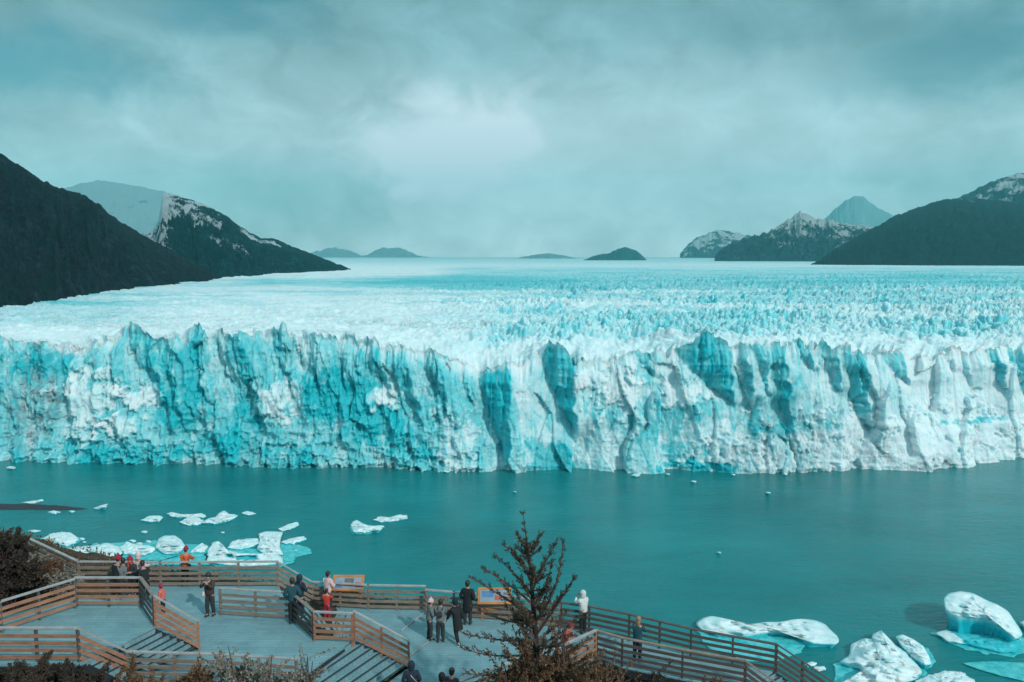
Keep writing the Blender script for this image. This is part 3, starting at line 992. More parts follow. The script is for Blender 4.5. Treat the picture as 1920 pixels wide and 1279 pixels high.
def berg(pts, edge, crown, label, cat="ice floe", name="ice_floe", group=None, foot=None, **kw):
    N_BERG[0] += 1
    mat = kw.pop('mat', None) or BERG
    me = berg_mesh(pts, edge, crown, 300 + N_BERG[0] * 7, **kw)
    if foot is None:
        o = link_mesh(name, me, mat)
        tag(o, label, cat, group)
        return o
    V = np.zeros(len(me.vertices) * 3, dtype=np.float32); me.vertices.foreach_get("co", V); V = V.reshape(-1, 3)
    c = Vector((float(V[:, 0].mean()), float(V[:, 1].mean()), 0))
    root = empty(name, c)
    tag(root, label, cat, group)
    b = link_mesh("ice_block", me, BERG); set_parent(b, root)
    fm = berg_mesh(foot, 0.10, 0.12, 900 + N_BERG[0], rough=0.25, inset=0.02, wob=0.08)
    f = link_mesh("submerged_foot", fm, AWASH); set_parent(f, root)
    f["label"] = "turquoise ice foot just awash"
    return root


IB = dict(cat="iceberg", name="iceberg")
# right hand group
berg([(1303, 1168), (1318, 1158), (1335, 1154), (1355, 1160), (1378, 1168), (1410, 1170), (1437, 1166), (1465, 1166), (1488, 1161), (1510, 1160), (1530, 1163), (1548, 1170), (1556, 1180), (1574, 1196), (1573, 1208), (1545, 1207), (1516, 1204), (1495, 1190), (1465, 1186), (1436, 1186), (1405, 1191), (1380, 1192), (1345, 1190), (1312, 1180)],
     1.2, 1.0, "long low white iceberg with a turquoise hollow behind the right railing", centre=(1440, 1177), wob=0.0,
     foot=[(1305, 1182), (1400, 1190), (1460, 1186), (1510, 1200), (1507, 1222), (1460, 1240), (1400, 1238), (1330, 1220)], **IB)
B2 = berg([(1592, 1230), (1595, 1208), (1618, 1197), (1640, 1200), (1633, 1190), (1650, 1182), (1662, 1192), (1677, 1208), (1700, 1225), (1722, 1248), (1731, 1261), (1722, 1271), (1692, 1281), (1640, 1292), (1570, 1285), (1618, 1256), (1572, 1242)],
     1.0, 2.6, "jagged white iceberg at the bottom right with a small peak", centre=(1650, 1238), wob=0.03, rough=1.8,
     foot=[(1560, 1245), (1600, 1225), (1700, 1230), (1740, 1262), (1720, 1285), (1600, 1292), (1560, 1285)], **IB)
berg([(1679, 1193), (1691, 1189), (1712, 1198), (1731, 1211), (1742, 1230), (1747, 1245), (1735, 1246), (1710, 1231), (1692, 1212)],
     1.4, 0.7, "slim white iceberg leaning beside the jagged peaked one", wob=0.02, foot=[(1690, 1205), (1740, 1215), (1756, 1240), (1745, 1252), (1710, 1240)], **IB)
berg([(1714, 1280), (1740, 1267), (1766, 1258), (1790, 1257), (1808, 1262), (1822, 1272), (1832, 1284), (1800, 1300), (1720, 1298)],
     1.0, 1.2, "rounded white iceberg cut off by the bottom of the view", **IB)
berg([(1803, 1243), (1840, 1240), (1880, 1240), (1930, 1243), (1980, 1256), (1975, 1284), (1925, 1278), (1880, 1268), (1835, 1255)],
     0.35, 0.2, "flat turquoise sheet of ice at the lower right edge", mat=AWASH, blue=1.0, rough=0.4, wob=0.02, **IB)


def big_berg():
    """two-tone block: a white tilted cap over an undercut blue side"""
    capo = [(1769, 1122), (1778, 1112), (1800, 1108), (1822, 1111), (1848, 1124), (1872, 1134), (1890, 1146), (1902, 1163), (1912, 1178), (1918, 1192), (1905, 1198), (1880, 1178), (1850, 1164), (1820, 1158), (1790, 1154), (1772, 1144)]
    me = berg_mesh(capo, 5.6, 1.6, 777, tilt=(-1.4, 0.8), inset=0.20, wob=0.02, rough=1.2, blue=1.0, n=96, rings=18)
    V = np.zeros(len(me.vertices) * 3, dtype=np.float32); me.vertices.foreach_get("co", V); V = V.reshape(-1, 3)
    root = empty("iceberg", (float(V[:, 0].mean()), float(V[:, 1].mean()), 0))
    tag(root, "largest iceberg, tilted white cap over a bright blue side, at the right edge", "iceberg")
    b = link_mesh("ice_block", me, BERG); set_parent(b, root)
    low = berg_mesh([(1752, 1186), (1775, 1180), (1800, 1182), (1830, 1188), (1870, 1192), (1912, 1196), (1918, 1206), (1905, 1222), (1880, 1224), (1850, 1216), (1815, 1208), (1775, 1202)], 0.7, 0.8, 781, blue=.85, wob=0.04, rough=0.8)
    at_ = low.attributes['blueness']; a = np.zeros(len(low.vertices), dtype=np.float32); at_.data.foreach_get("value", a)
    P = np.zeros(len(low.vertices) * 3, dtype=np.float32); low.vertices.foreach_get("co", P); P = P.reshape(-1, 3)
    mid = P[:, 0].min() + (P[:, 0].max() - P[:, 0].min()) * np.array([.22, .97])[:, None]
    a = np.clip(a + 0.75 * ((P[:, 0] > mid[0]) & (P[:, 0] < mid[1])), 0, 1); at_.data.foreach_set("value", a.astype(np.float32))
    l = link_mesh("ice_ledge", low, BERG); set_parent(l, root)
    fm = berg_mesh([(1745, 1188), (1800, 1180), (1920, 1190), (1935, 1212), (1910, 1232), (1850, 1226), (1790, 1212)], 0.10, 0.1, 785, rough=0.2, inset=0.02)
    f = link_mesh("submerged_foot", fm, AWASH); set_parent(f, root)


big_berg()
berg([(1912, 1166), (1925, 1162), (1945, 1170), (1950, 1182), (1925, 1184)], 0.8, 0.6, "small white floe at the right edge beside the largest iceberg")
berg([(1509, 1245), (1522, 1240), (1533, 1243), (1528, 1248), (1514, 1250)], 0.3, 0.3, "small broken white floe just beyond the end of the right railing")
berg([(1527, 1250), (1545, 1249), (1549, 1255), (1535, 1259), (1524, 1256)], 0.3, 0.2, "smaller floe below the broken one by the right railing's end")
for q_, (e_, c_), sd in (([(1606, 1212), (1620, 1197), (1640, 1198), (1652, 1210), (1640, 1217), (1620, 1220)], (1.9, .5), 811), ([(1634, 1194), (1650, 1181), (1662, 1191), (1677, 1208), (1690, 1228), (1672, 1232), (1655, 1214)], (2.6, .9), 812), ([(1660, 1236), (1690, 1230), (1728, 1258), (1718, 1270), (1690, 1262)], (1.6, .7), 813)):
    fm_ = berg_mesh(q_, e_, c_, sd, wob=.04, rough=1.2, blue=.9, inset=.16)
    f_ = link_mesh("ice_fin", fm_, BERG); set_parent(f_, B2)
# left hand group
berg([(77, 1010), (95, 1001), (110, 997), (136, 999), (150, 1010), (140, 1020), (128, 1024), (97, 1019)], 0.5, 0.6, "cracked pale floe above the left railing", foot=[(70, 1010), (110, 998), (155, 1012), (130, 1028), (90, 1024)])
berg([(112, 1030), (145, 1026), (175, 1022), (205, 1017), (224, 1024), (228, 1038), (212, 1052), (170, 1056), (140, 1047)], 0.8, 0.9, "broad white floe with a green pool behind the left fence corner", hollows=[(172, 1042, 14, 6)], foot=[(108, 1030), (180, 1018), (235, 1036), (215, 1058), (140, 1056)])
berg([(223, 1026), (238, 1015), (255, 1021), (275, 1022), (290, 1025), (288, 1034), (268, 1041), (234, 1038)], 0.7, 0.7, "white floe between the broad one and the domed iceberg", foot=[(220, 1030), (290, 1022), (345, 1040), (300, 1052), (230, 1050)])
berg([(291, 1026), (297, 1010), (308, 1004), (328, 1004), (340, 1012), (348, 1025), (334, 1038), (308, 1038)], 1.2, 1.6, "domed white iceberg in the middle of the left ice", wob=0.02, **IB)
berg([(356, 1036), (366, 1026), (378, 1018), (391, 1024), (384, 1035)], 0.5, 0.5, "small wedge of white ice right of the domed iceberg")
berg([(388, 1054), (386, 1042), (392, 1028), (398, 1015), (412, 1015), (424, 1031), (452, 1037), (484, 1038), (510, 1036), (528, 1042), (530, 1056), (460, 1062)], 0.9, 0.9, "large flat white iceberg with a raised left end beyond the back fence", centre=(440, 1045), wob=0.05, hollows=[(462, 1046, 26, 5), (430, 1042, 8, 4)],
     foot=[(380, 1040), (440, 1025), (540, 1035), (560, 1050), (520, 1064), (400, 1064)], **IB)
berg([(426, 1027), (432, 1018), (444, 1011), (465, 1010), (484, 1009), (489, 1018), (470, 1026), (448, 1030)], 0.6, 0.5, "flat pale floe behind the raised end of the large flat iceberg")
berg([(481, 1029), (487, 1014), (484, 1000), (500, 996), (531, 997), (526, 1010), (524, 1026), (531, 1039), (497, 1040)], 1.0, 1.2, "blocky white iceberg at the right end of the left ice", wob=0.02,
     foot=[(510, 1018), (560, 1022), (584, 1029), (585, 1037), (540, 1048), (510, 1044)], **IB)
berg([(526, 1016), (545, 1009), (570, 1005), (577, 1010), (560, 1016), (534, 1020)], 0.5, 0.4, "bar shaped white floe right of the blocky iceberg")
berg([(522, 991), (540, 983), (558, 978), (561, 985), (545, 992), (528, 996)], 0.4, 0.4, "short white bar of ice floating above the blocky iceberg")
berg([(50, 995), (64, 993), (78, 995), (64, 998)], 0.3, 0.2, "thin sliver of ice nearest the left bush")
berg([(115, 1032), (150, 1024), (230, 1016), (290, 1014), (350, 1018), (390, 1024), (400, 1044), (385, 1058), (300, 1060), (220, 1062), (150, 1058)], 0.06, 0.05,
     "wide turquoise raft of slush between the white floes of the left cluster", mat=AWASH, rough=0.3, wob=0.16, inset=.02)
# middle distance strip
berg([(263, 975), (280, 967), (300, 966), (306, 970), (300, 977), (280, 978)], 0.5, 0.5, "leftmost white floe of the far broken strip")
berg([(310, 963), (322, 960), (336, 964), (360, 964), (383, 962), (385, 970), (360, 971), (325, 969)], 0.5, 0.4, "long narrow floe at the back of the far broken strip")
berg([(336, 979), (350, 971), (370, 970), (382, 975), (374, 984), (352, 985)], 0.6, 0.6, "front white floe of the far broken strip")
berg([(377, 980), (392, 972), (405, 969), (410, 962), (420, 957), (430, 963), (447, 965), (440, 972), (422, 978), (400, 982)], 0.6, 0.7, "rightmost floe of the far broken strip with a raised tip")
berg([(452, 962), (462, 958), (474, 960), (480, 963), (466, 966)], 0.25, 0.1, "dull grey-blue scrap of ice right of the far broken strip", blue=1.0)
berg([(89, 960), (100, 957), (114, 960), (104, 964)], 0.4, 0.4, "small white floe below the gravel spit")
berg([(128, 958), (136, 957), (142, 959), (135, 962)], 0.3, 0.3, "tiny white floe near the outer part of the gravel spit")
berg([(174, 953), (188, 948), (202, 944), (200, 951), (188, 955)], 0.6, 0.7, "white floe stranded on the tip of the gravel spit")
berg([(40, 942), (60, 939), (80, 936), (82, 939), (62, 944)], 0.3, 0.3, "thin floe beyond the gravel spit")
berg([(658, 984), (664, 978), (669, 975), (680, 981), (692, 986), (710, 985), (723, 986), (715, 993), (690, 998), (664, 998)], 0.6, 0.9, "wedge shaped white floe alone in mid water left of the tree", foot=[(655, 988), (690, 984), (725, 988), (690, 1002), (660, 1001)])
berg([(699, 975), (712, 968), (730, 970), (748, 965), (765, 966), (764, 972), (744, 976), (715, 979)], 0.5, 0.5, "flat white floe just behind the wedge shaped one")
# bits near the cliff
bits = [(1300, 903, 7, "bright speck of ice in open water off the cliff's right half"), (1192, 891, 10, "tiny growler below the cliff right of its centre"), (1440, 924, 6, "lone speck of ice in open water right of the tree"), (836, 884, 7, "tiny growler close to the cliff left of centre"),
        (1251, 889, 6, "tiny growler right of the pair nearest the cliff centre"), (20, 877, 11, "flat scrap of ice at the far left under the cliff"), (1348, 1036, 5, "lone speck of ice in the middle of the lake"), (1472, 889, 6, "tiny growler beneath the cracked part of the cliff"),
        (1738, 877, 9, "scrap of ice at the cliff foot near the right edge"), (198, 864, 12, "brash ice scrap at the cliff foot on the left"), (1375, 890, 5, "speck of ice beneath the blue slot low in the cliff"), (965, 922, 4, "faint speck of ice in open water above the tree")]
for x, y, r, lb in bits:
    berg([(x - r, y + .3), (x - r * .3, y - r * .32), (x + r * .5, y - r * .25), (x + r, y), (x + r * .4, y + r * .3)], 0.4, 0.6, lb, n=16, rings=5, group="scraps of ice scattered on the lake")

rb = random.Random(12)
for k in range(16):
    x = rb.uniform(90, 560); y = 1012 + rb.uniform(-16, 30) - max(0, (x - 480)) * .1; r = rb.uniform(3.5, 9)
    berg([(x - r, y + rb.uniform(-1, 1)), (x - r * .3, y - r * .4), (x + r * .6, y - r * .3), (x + r, y), (x + r * .3, y + r * .35)], 0.25, 0.3,
         "small scrap of brash ice among the floes of the left cluster", n=16, rings=5, group="small brash ice in the left cluster")

# ---------------------------------------------------------------- walkways, stairs and railings
def grating():
    m, t, b = new_mat("grey_deck_boards")
    v = worldpos(t)
    n = noise(t, v, 1.3, 5.0, 0.6)
    c = mixc(t, ramp(t, n, [(0.35, 0.0), (0.7, 1.0)]), (.175, .325, .370), (.235, .39, .43))
    bk = nd(t, 'ShaderNodeTexBrick', offset=0.5)
    bk.inputs['Scale'].default_value = 1.0
    bk.inputs['Mortar Size'].default_value = 0.012
    bk.inputs['Brick Width'].default_value = 2.4
    bk.inputs['Row Height'].default_value = 0.19
    bk.inputs['Color1'].default_value = (1, 1, 1, 1)
    bk.inputs['Color2'].default_value = (.88, .89, .9, 1)
    bk.inputs['Mortar'].default_value = (.66, .68, .7, 1)
    t.links.new(worldpos(t), bk.inputs['Vector'])
    c = mixc(t, 1.0, c, bk.outputs['Color'], 'MULTIPLY')
    n2 = noise(t, v, 6.0, 5.0, 0.7)
    c = mixc(t, ramp(t, n2, [(0.55, 0.0), (0.8, 0.35)]), c, (.10, .12, .12))
    n5 = noise(t, worldpos(t, (1, 2.0, 1)), 0.5, 6.0, 0.65, 0.8)
    c = mixc(t, ramp(t, n5, [(0.5, 0.0), (0.7, 0.5)]), c, (.11, .20, .235))
    t.links.new(c, b.inputs['Base Color'])
    b.inputs['Roughness'].default_value = 0.7
    bump(t, b, bk.outputs['Fac'], -0.25, 0.01)
    return m


DECK = grating()
WOOD_W = simple("warm_oiled_timber", (.45, .215, .13), (.25, .125, .085), scale=2.5, stretch=(1, 1, 5), rough=0.65)
WOOD_G = simple("weathered_grey_timber", (.31, .245, .205), (.175, .13, .11), scale=2.5, stretch=(1, 1, 5), rough=0.75)
WOOD_D = simple("shade_darkened_timber", (.125, .10, .095), (.065, .055, .055), scale=2.5, stretch=(1, 1, 5), rough=0.6)  # darker copy of the railing timber, for runs in shade and backlit
RAILTOP = simple("bleached_handrail_timber", (.44, .41, .41), (.30, .27, .27), scale=3.0, rough=0.6)
STEEL = simple("galvanised_steel", (.20, .22, .23), (.12, .135, .14), scale=6.0, rough=0.45, metal=0.6, bmp=0.1)
DARKST = simple("dark_steel_frame", (.045, .055, .065), (.03, .035, .04), scale=5.0, rough=0.5, metal=0.3, bmp=0.1)
NOSE = simple("dark_stair_nosing", (.016, .026, .036), (.028, .038, .046), scale=5.0, rough=0.7, bmp=0.1)


def xyz(px, py, z):
    p = at(px, py, z + 1.1)
    return Vector((p.x, p.y, z))


def deck(name, cat, label, poly, z, th=0.14, posts=()):
    """poly: world xy points"""
    root = empty(name, (sum(p[0] for p in poly) / len(poly), sum(p[1] for p in poly) / len(poly), z - th))
    tag(root, label, cat)
    a = sum(poly[i][0] * poly[(i + 1) % len(poly)][1] - poly[(i + 1) % len(poly)][0] * poly[i][1] for i in range(len(poly)))
    if a < 0: poly = poly[::-1]
    mb = MB(); mb.prism(poly, z - 0.05, z)
    o = mb.build("deck_surface", DECK); set_parent(o, root)
    mb = MB()
    n = len(poly)
    for i in range(n):
        p, q = Vector((poly[i][0], poly[i][1], z - 0.17)), Vector((poly[(i + 1) % n][0], poly[(i + 1) % n][1], z - 0.17))
        if (q - p).length > 0.3: mb.bar(p, q, 0.10, 0.22)
    o = mb.build("edge_beam", DARKST); set_parent(o, root)
    for (x, y) in posts:
        mb = MB(); zb = float(hill_z(x, y)) - 0.6
        mb.box((x, y, (zb + z - 0.06) / 2), (0.14, 0.14, z - 0.06 - zb))
        o = mb.build("support_post", DARKST); set_parent(o, root)
    return root


def P2(px, py, z):
    p = at(px, py, z)
    return (p.x, p.y)


def rail_xy(px, py, z, out=0.0):
    p = xyz(px, py, z)
    return (p.x, p.y + out)


def fence(label, pts, wood, top_mat=None, post_mat=None, spacing=1.5, below=0.25, nb=4, group=None):
    """pts: world points on the deck along which the railing runs"""
    root = empty("railing", pts[0])
    tag(root, label, "railing", group)
    # posts
    stations = []
    for a, b in zip(pts[:-1], pts[1:]):
        L = (b - a).length
        k = max(1, round(L / spacing))
        for j in range(k):
            stations.append((a.lerp(b, j / k), (b - a).normalized()))
    stations.append((pts[-1], (pts[-1] - pts[-2]).normalized()))
    for p, dr in stations:
        mb = MB()
        M = Matrix.Rotation(math.atan2(dr.y, dr.x), 3, 'Z')
        zb = p.z - below
        mb.box((p.x, p.y, (zb + p.z + 1.07) / 2), (0.075, 0.095, p.z + 1.07 - zb), M)
        o = mb.build("post", post_mat or wood); set_parent(o, root)
    heights = [0.17, 0.40, 0.63, 0.86][:nb]
    rnd = random.Random(hash(label) % 1000 if False else len(label) * 7 + nb)
    for h in heights:
        mb = MB()
        for a, b in zip(pts[:-1], pts[1:]):
            side = Vector((b.y - a.y, a.x - b.x, 0)).normalized() * 0.065
            k = max(1, round((b - a).length / (spacing * 2)))
            for j in range(k):
                jit = rnd.uniform(-.008, .008)
                mb.bar(a.lerp(b, j / k) + Vector((0, 0, h + jit)) + side, a.lerp(b, (j + 1) / k) + Vector((0, 0, h + jit)) + side, 0.032, 0.115, ext=-0.006)
        o = mb.build("board", wood); set_parent(o, root)
    for a, b in zip(pts[:-1], pts[1:]):
        mb = MB()
        mb.bar(a + Vector((0, 0, 1.10)), b + Vector((0, 0, 1.10)), 0.13, 0.045, ext=0.03)
        o = mb.build("handrail", top_mat or RAILTOP); set_parent(o, root)
    return root


def stairs(label, a0, a1, b0, b1, zt, zb, n):
    """a0-a1 top edge, b0-b1 bottom edge in world xy"""
    root = empty("staircase", ((a0[0] + b0[0]) / 2, (a0[1] + b0[1]) / 2, zb))
    tag(root, label, "staircase")
    A0, A1, B0, B1 = (Vector((p[0], p[1], 0)) for p in (a0, a1, b0, b1))
    for i in range(n):
        z = zt - (zt - zb) * (i + 1) / (n + 1)
        t0, t1 = i / n, (i + 1) / n
        quad = [A0.lerp(B0, t0), A1.lerp(B1, t0), A1.lerp(B1, t1), A0.lerp(B0, t1)]
        ar = sum(quad[k].x * quad[(k + 1) % 4].y - quad[(k + 1) % 4].x * quad[k].y for k in range(4))
        if ar < 0: quad = quad[::-1]
        mb = MB(); mb.prism([(q.x, q.y) for q in quad], z - 0.04, z)
        o = mb.build("tread", DECK); set_parent(o, root)
        mb = MB()
        p, q = A0.lerp(B0, t1), A1.lerp(B1, t1)
        dz_ = (zt - zb) / (n + 1)
        inn = (B0 - A0).normalized() * 0.03
        pr, qr = A0.lerp(B0, t0), A1.lerp(B1, t0)
        mb.bar(Vector((pr.x, pr.y, z + dz_ / 2 - .02)) + inn, Vector((qr.x, qr.y, z + dz_ / 2 - .02)) + inn, 0.025, dz_ - 0.045)
        rz_ = mb.build('riser', DECK); set_parent(rz_, root)
        mb = MB()
        mb.bar(Vector((p.x, p.y, z + 0.004)), Vector((q.x, q.y, z + 0.004)), 0.036, 0.036)
        nn = mb.build("nosing", NOSE); nn.parent = o; nn.matrix_parent_inverse = Matrix.Translation(-Vector(root.location)) @ Matrix.Translation(Vector((0, 0, 0)))
        nn.matrix_parent_inverse = (Matrix.Translation(Vector(root.location)) @ o.matrix_parent_inverse @ Matrix.Identity(4)).inverted()
    for p, q in ((A0, B0), (A1, B1)):
        mb = MB()
        mb.bar(Vector((p.x, p.y, zt - 0.16)), Vector((q.x, q.y, zb - 0.10)), 0.06, 0.26)
        o = mb.build("stringer", DARKST); set_parent(o, root)
    return root


# key points
BK = [xyz(55, 1010, Z2), xyz(147, 1053, Z2), xyz(300, 1054, Z2), xyz(520, 1053, Z2), xyz(586, 1091, Z3), xyz(690, 1097, Z3), xyz(797, 1099, Z3)]
BK2 = [xyz(799, 1106, Z3), xyz(851, 1110, Z3), xyz(960, 1118, Z3), xyz(1050, 1130, Z3)]
BK3 = [xyz(1052, 1130, Z3), xyz(1105, 1137, Z3 - .05), xyz(1180, 1152, Z3 - .12), xyz(1296, 1179, Z3 - .3), xyz(1455, 1208, Z3 - .5)]
BK4 = [xyz(1456, 1208, Z3 - .5), xyz(1505, 1240, Z3 - 1.25), xyz(1562, 1279, Z3 - 2.1), xyz(1640, 1335, Z3 - 3.2)]
FC = [xyz(830, 1291, Z3), xyz(915, 1256, Z3), xyz(1042, 1216, Z3), xyz(1117, 1182, Z3)]
FD = [xyz(1119, 1182, Z3 - .02), xyz(1167, 1196, Z3 - .12), xyz(1280, 1218, Z3 - .3), xyz(1397, 1239, Z3 - .5)]
FD2 = [xyz(1398, 1239, Z3 - .5), xyz(1450, 1277, Z3 - 1.3), xyz(1510, 1325, Z3 - 2.3)]

deck("viewing_deck", "viewing deck", "upper left grey landing boxed in by orange timber railings",
     [P2(138, 1120, Z1), P2(262, 1129, Z1), P2(290, 1176, Z1), P2(228, 1208, Z1), P2(150, 1247, Z1), P2(-80, 1247, Z1), P2(-80, 1180, Z1)], Z1,
     posts=[P2(150, 1130, Z1), P2(255, 1138, Z1), P2(60, 1230, Z1), P2(-40, 1230, Z1)])
S1 = (P2(289, 1178, Z1), P2(160, 1243, Z1), P2(371, 1217, Z2), P2(244, 1288, Z2))
deck("viewing_deck", "viewing deck", "middle grey viewing deck between the two timber railed staircases",
     [rail_xy(40, 1004, Z2, .1), rail_xy(147, 1053, Z2, .1), rail_xy(520, 1053, Z2, .1), P2(548, 1158, Z2), P2(589, 1193, Z2), P2(664, 1198, Z2), P2(540, 1290, Z2), P2(200, 1300, Z2), P2(120, 1180, Z2), rail_xy(20, 1030, Z2)], Z2,
     posts=[P2(200, 1105, Z2), P2(320, 1105, Z2), P2(450, 1105, Z2), P2(400, 1270, Z2), P2(500, 1270, Z2), P2(640, 1205, Z2)])
S2 = (P2(664, 1200, Z2), P2(535, 1286, Z2), P2(767, 1251, Z3), P2(640, 1340, Z3))
lowp = [rail_xy(582, 1090, Z3, .1), rail_xy(690, 1097, Z3, .1), rail_xy(797, 1099, Z3, .1), rail_xy(851, 1110, Z3, .1), rail_xy(960, 1118, Z3, .1), rail_xy(1050, 1130, Z3, .1), rail_xy(1060, 1132, Z3, .1),
        rail_xy(1117, 1182, Z3, -.1), rail_xy(915, 1256, Z3, -.1), rail_xy(830, 1291, Z3, -.1), P2(700, 1345, Z3), P2(640, 1345, Z3), P2(767, 1251, Z3), P2(664, 1206, Z3), P2(590, 1200, Z3), P2(560, 1170, Z3)]
LOWDECK = deck("viewing_deck", "viewing deck", "lowest grey viewing deck left of the tree where a group stands",
     lowp, Z3, posts=[P2(640, 1150, Z3), P2(790, 1155, Z3), P2(900, 1170, Z3), P2(1030, 1190, Z3), P2(850, 1330, Z3)])


for nm_, q0, q1 in (('edge_strip', (752, 1184), (797, 1149)), ('edge_strip', (764, 1234), (803, 1205))):
    mb = MB()
    a_ = at(*q0, Z3); b_ = at(*q1, Z3)
    mb.bar(a_ + Vector((0, 0, .025)), b_ + Vector((0, 0, .025)), .05, .04)
    o_ = mb.build(nm_, RAILTOP); set_parent(o_, LOWDECK)


def ramp_deck(label, left, right, posts=True):
    """a walkway whose floor follows the two railings; left and right are matching lists of points"""
    root = empty("walkway", left[0])
    tag(root, label, "walkway")
    mb = MB()
    vs = []
    for l, r in zip(left, right):
        vs += [l, r, l - Vector((0, 0, .06)), r - Vector((0, 0, .06))]
    fs = []
    for i in range(len(left) - 1):
        a = i * 4; b = a + 4
        fs += [(a, a + 1, b + 1, b), (a + 2, b + 2, b + 3, a + 3), (a, b, b + 2, a + 2), (a + 1, a + 3, b + 3, b + 1)]
    fs += [(0, 2, 3, 1), (len(vs) - 4, len(vs) - 3, len(vs) - 1, len(vs) - 2)]
    mb.add(vs, fs)
    o = mb.build("deck_surface", DECK); set_parent(o, root)
    for ln in (left, right):
        mb = MB()
        for a, b in zip(ln[:-1], ln[1:]):
            mb.bar(a - Vector((0, 0, .19)), b - Vector((0, 0, .19)), 0.1, 0.22)
        o = mb.build("edge_beam", DARKST); set_parent(o, root)
        for p in ln:
            mb = MB(); zb = float(hill_z(p.x, p.y)) - 0.6
            if p.z - zb > 0.3:
                mb.box((p.x, p.y, (zb + p.z - 0.09) / 2), (0.13, 0.13, p.z - 0.09 - zb))
                o = mb.build("support_post", DARKST); set_parent(o, root)
    return root


ramp_deck("timber walkway leading down to the right of the tree", [p + Vector((0, .08, 0)) for p in BK3[:1] + BK3[1:]], [FD[0] + Vector((-.3, -.08, 0)), FD[0] + Vector((.25, -.08, 0)), FD[1] + Vector((0, -.08, 0)), FD[2] + Vector((0, -.08, 0)), FD[3] + Vector((0, -.08, 0))])
b4 = [Vector((p.x, p.y)) for p in BK4]; f4 = [Vector((p.x, p.y)) for p in FD2]
stairs("steep staircase leaving the right walkway's lower end", BK4[0][:2], FD2[0][:2], BK4[2][:2], FD2[2][:2], Z3 - .5, Z3 - 2.2, 9)
stairs("left staircase with striped treads below the upper landing", *S1, Z1, Z2, 6)
stairs("centre staircase with striped treads below the middle deck", *S2, Z2, Z3, 6)
stairs("short rear staircase by the back railing going down towards the framed board", (BK[3].x + .02, BK[3].y - .1), P2(549, 1156, Z2), (BK[4].x, BK[4].y - .1), P2(620, 1186, Z3), Z2, Z3, 6)

fence("long weathered back railing of the middle deck, bent at its left end", BK[:4], WOOD_G)
fence("weathered railing slanting down beside the short rear staircase", BK[3:5], WOOD_G)
fence("weathered back railing behind the framed board left of the tree", BK[4:], WOOD_G)
fence("weathered back railing passing behind the tree", BK2, WOOD_G)
fence("dark lakeside railing sloping gently down right of the tree", BK3, WOOD_D, WOOD_D)
fence("dark lakeside railing of the steep staircase at the lower right", BK4, WOOD_D, WOOD_D)
fence("inner brown railing in front of the dark clothed pair", [xyz(412, 1103, Z2), xyz(545, 1111, Z2)], WOOD_G)
fence("shaded end railing beside the teal jacketed visitor", [xyz(547, 1112, Z2), xyz(587, 1146, Z2)], WOOD_D, WOOD_G)
fence("short warm brown railing in front of the child in red", [xyz(589, 1147, Z2), xyz(660, 1150, Z2)], WOOD_W)
fence("warm brown handrail down the centre staircase", [xyz(663, 1146, Z2), xyz(766, 1201, Z3)], WOOD_W)
fence("orange brown back railing of the upper left landing", [xyz(141, 1083, Z1), xyz(262, 1083, Z1)], WOOD_W, post_mat=STEEL)
fence("shaded side railing of the upper left landing", [xyz(264, 1084, Z1), xyz(287, 1116, Z1)], WOOD_D, WOOD_G)
fence("warm brown handrail down the left staircase", [xyz(289, 1117, Z1), xyz(371, 1164, Z2)], WOOD_W)
fence("brown railing rising along the left side of the upper landing", [xyz(-50, 1142, Z1), xyz(0, 1128, Z1), xyz(138, 1086, Z1)], WOOD_W, post_mat=STEEL)
fence("nearest grey railing along the front of the upper landing", [xyz(-90, 1177, Z1), xyz(145, 1178, Z1)], WOOD_W, post_mat=STEEL, below=1.2)
fence("grey handrail sloping down the near side of the left staircase", [xyz(146, 1178, Z1), xyz(238, 1221, Z2)], WOOD_W, post_mat=STEEL, below=1.0)
fence("low grey front railing of the middle deck half hidden by shrubs", [xyz(239, 1222, Z2), xyz(415, 1227, Z2), xyz(555, 1236, Z2)], WOOD_G, below=1.0)
fence("light topped railing along the near edge of the lowest deck, running behind the tree", FC, WOOD_W, below=1.0)
fence("dark inner railing of the right walkway above the brown scrub", FD, WOOD_D, WOOD_G, below=1.5)
fence("dark inner handrail going down the steep staircase at the lower right", FD2, WOOD_D, WOOD_G, below=1.2)


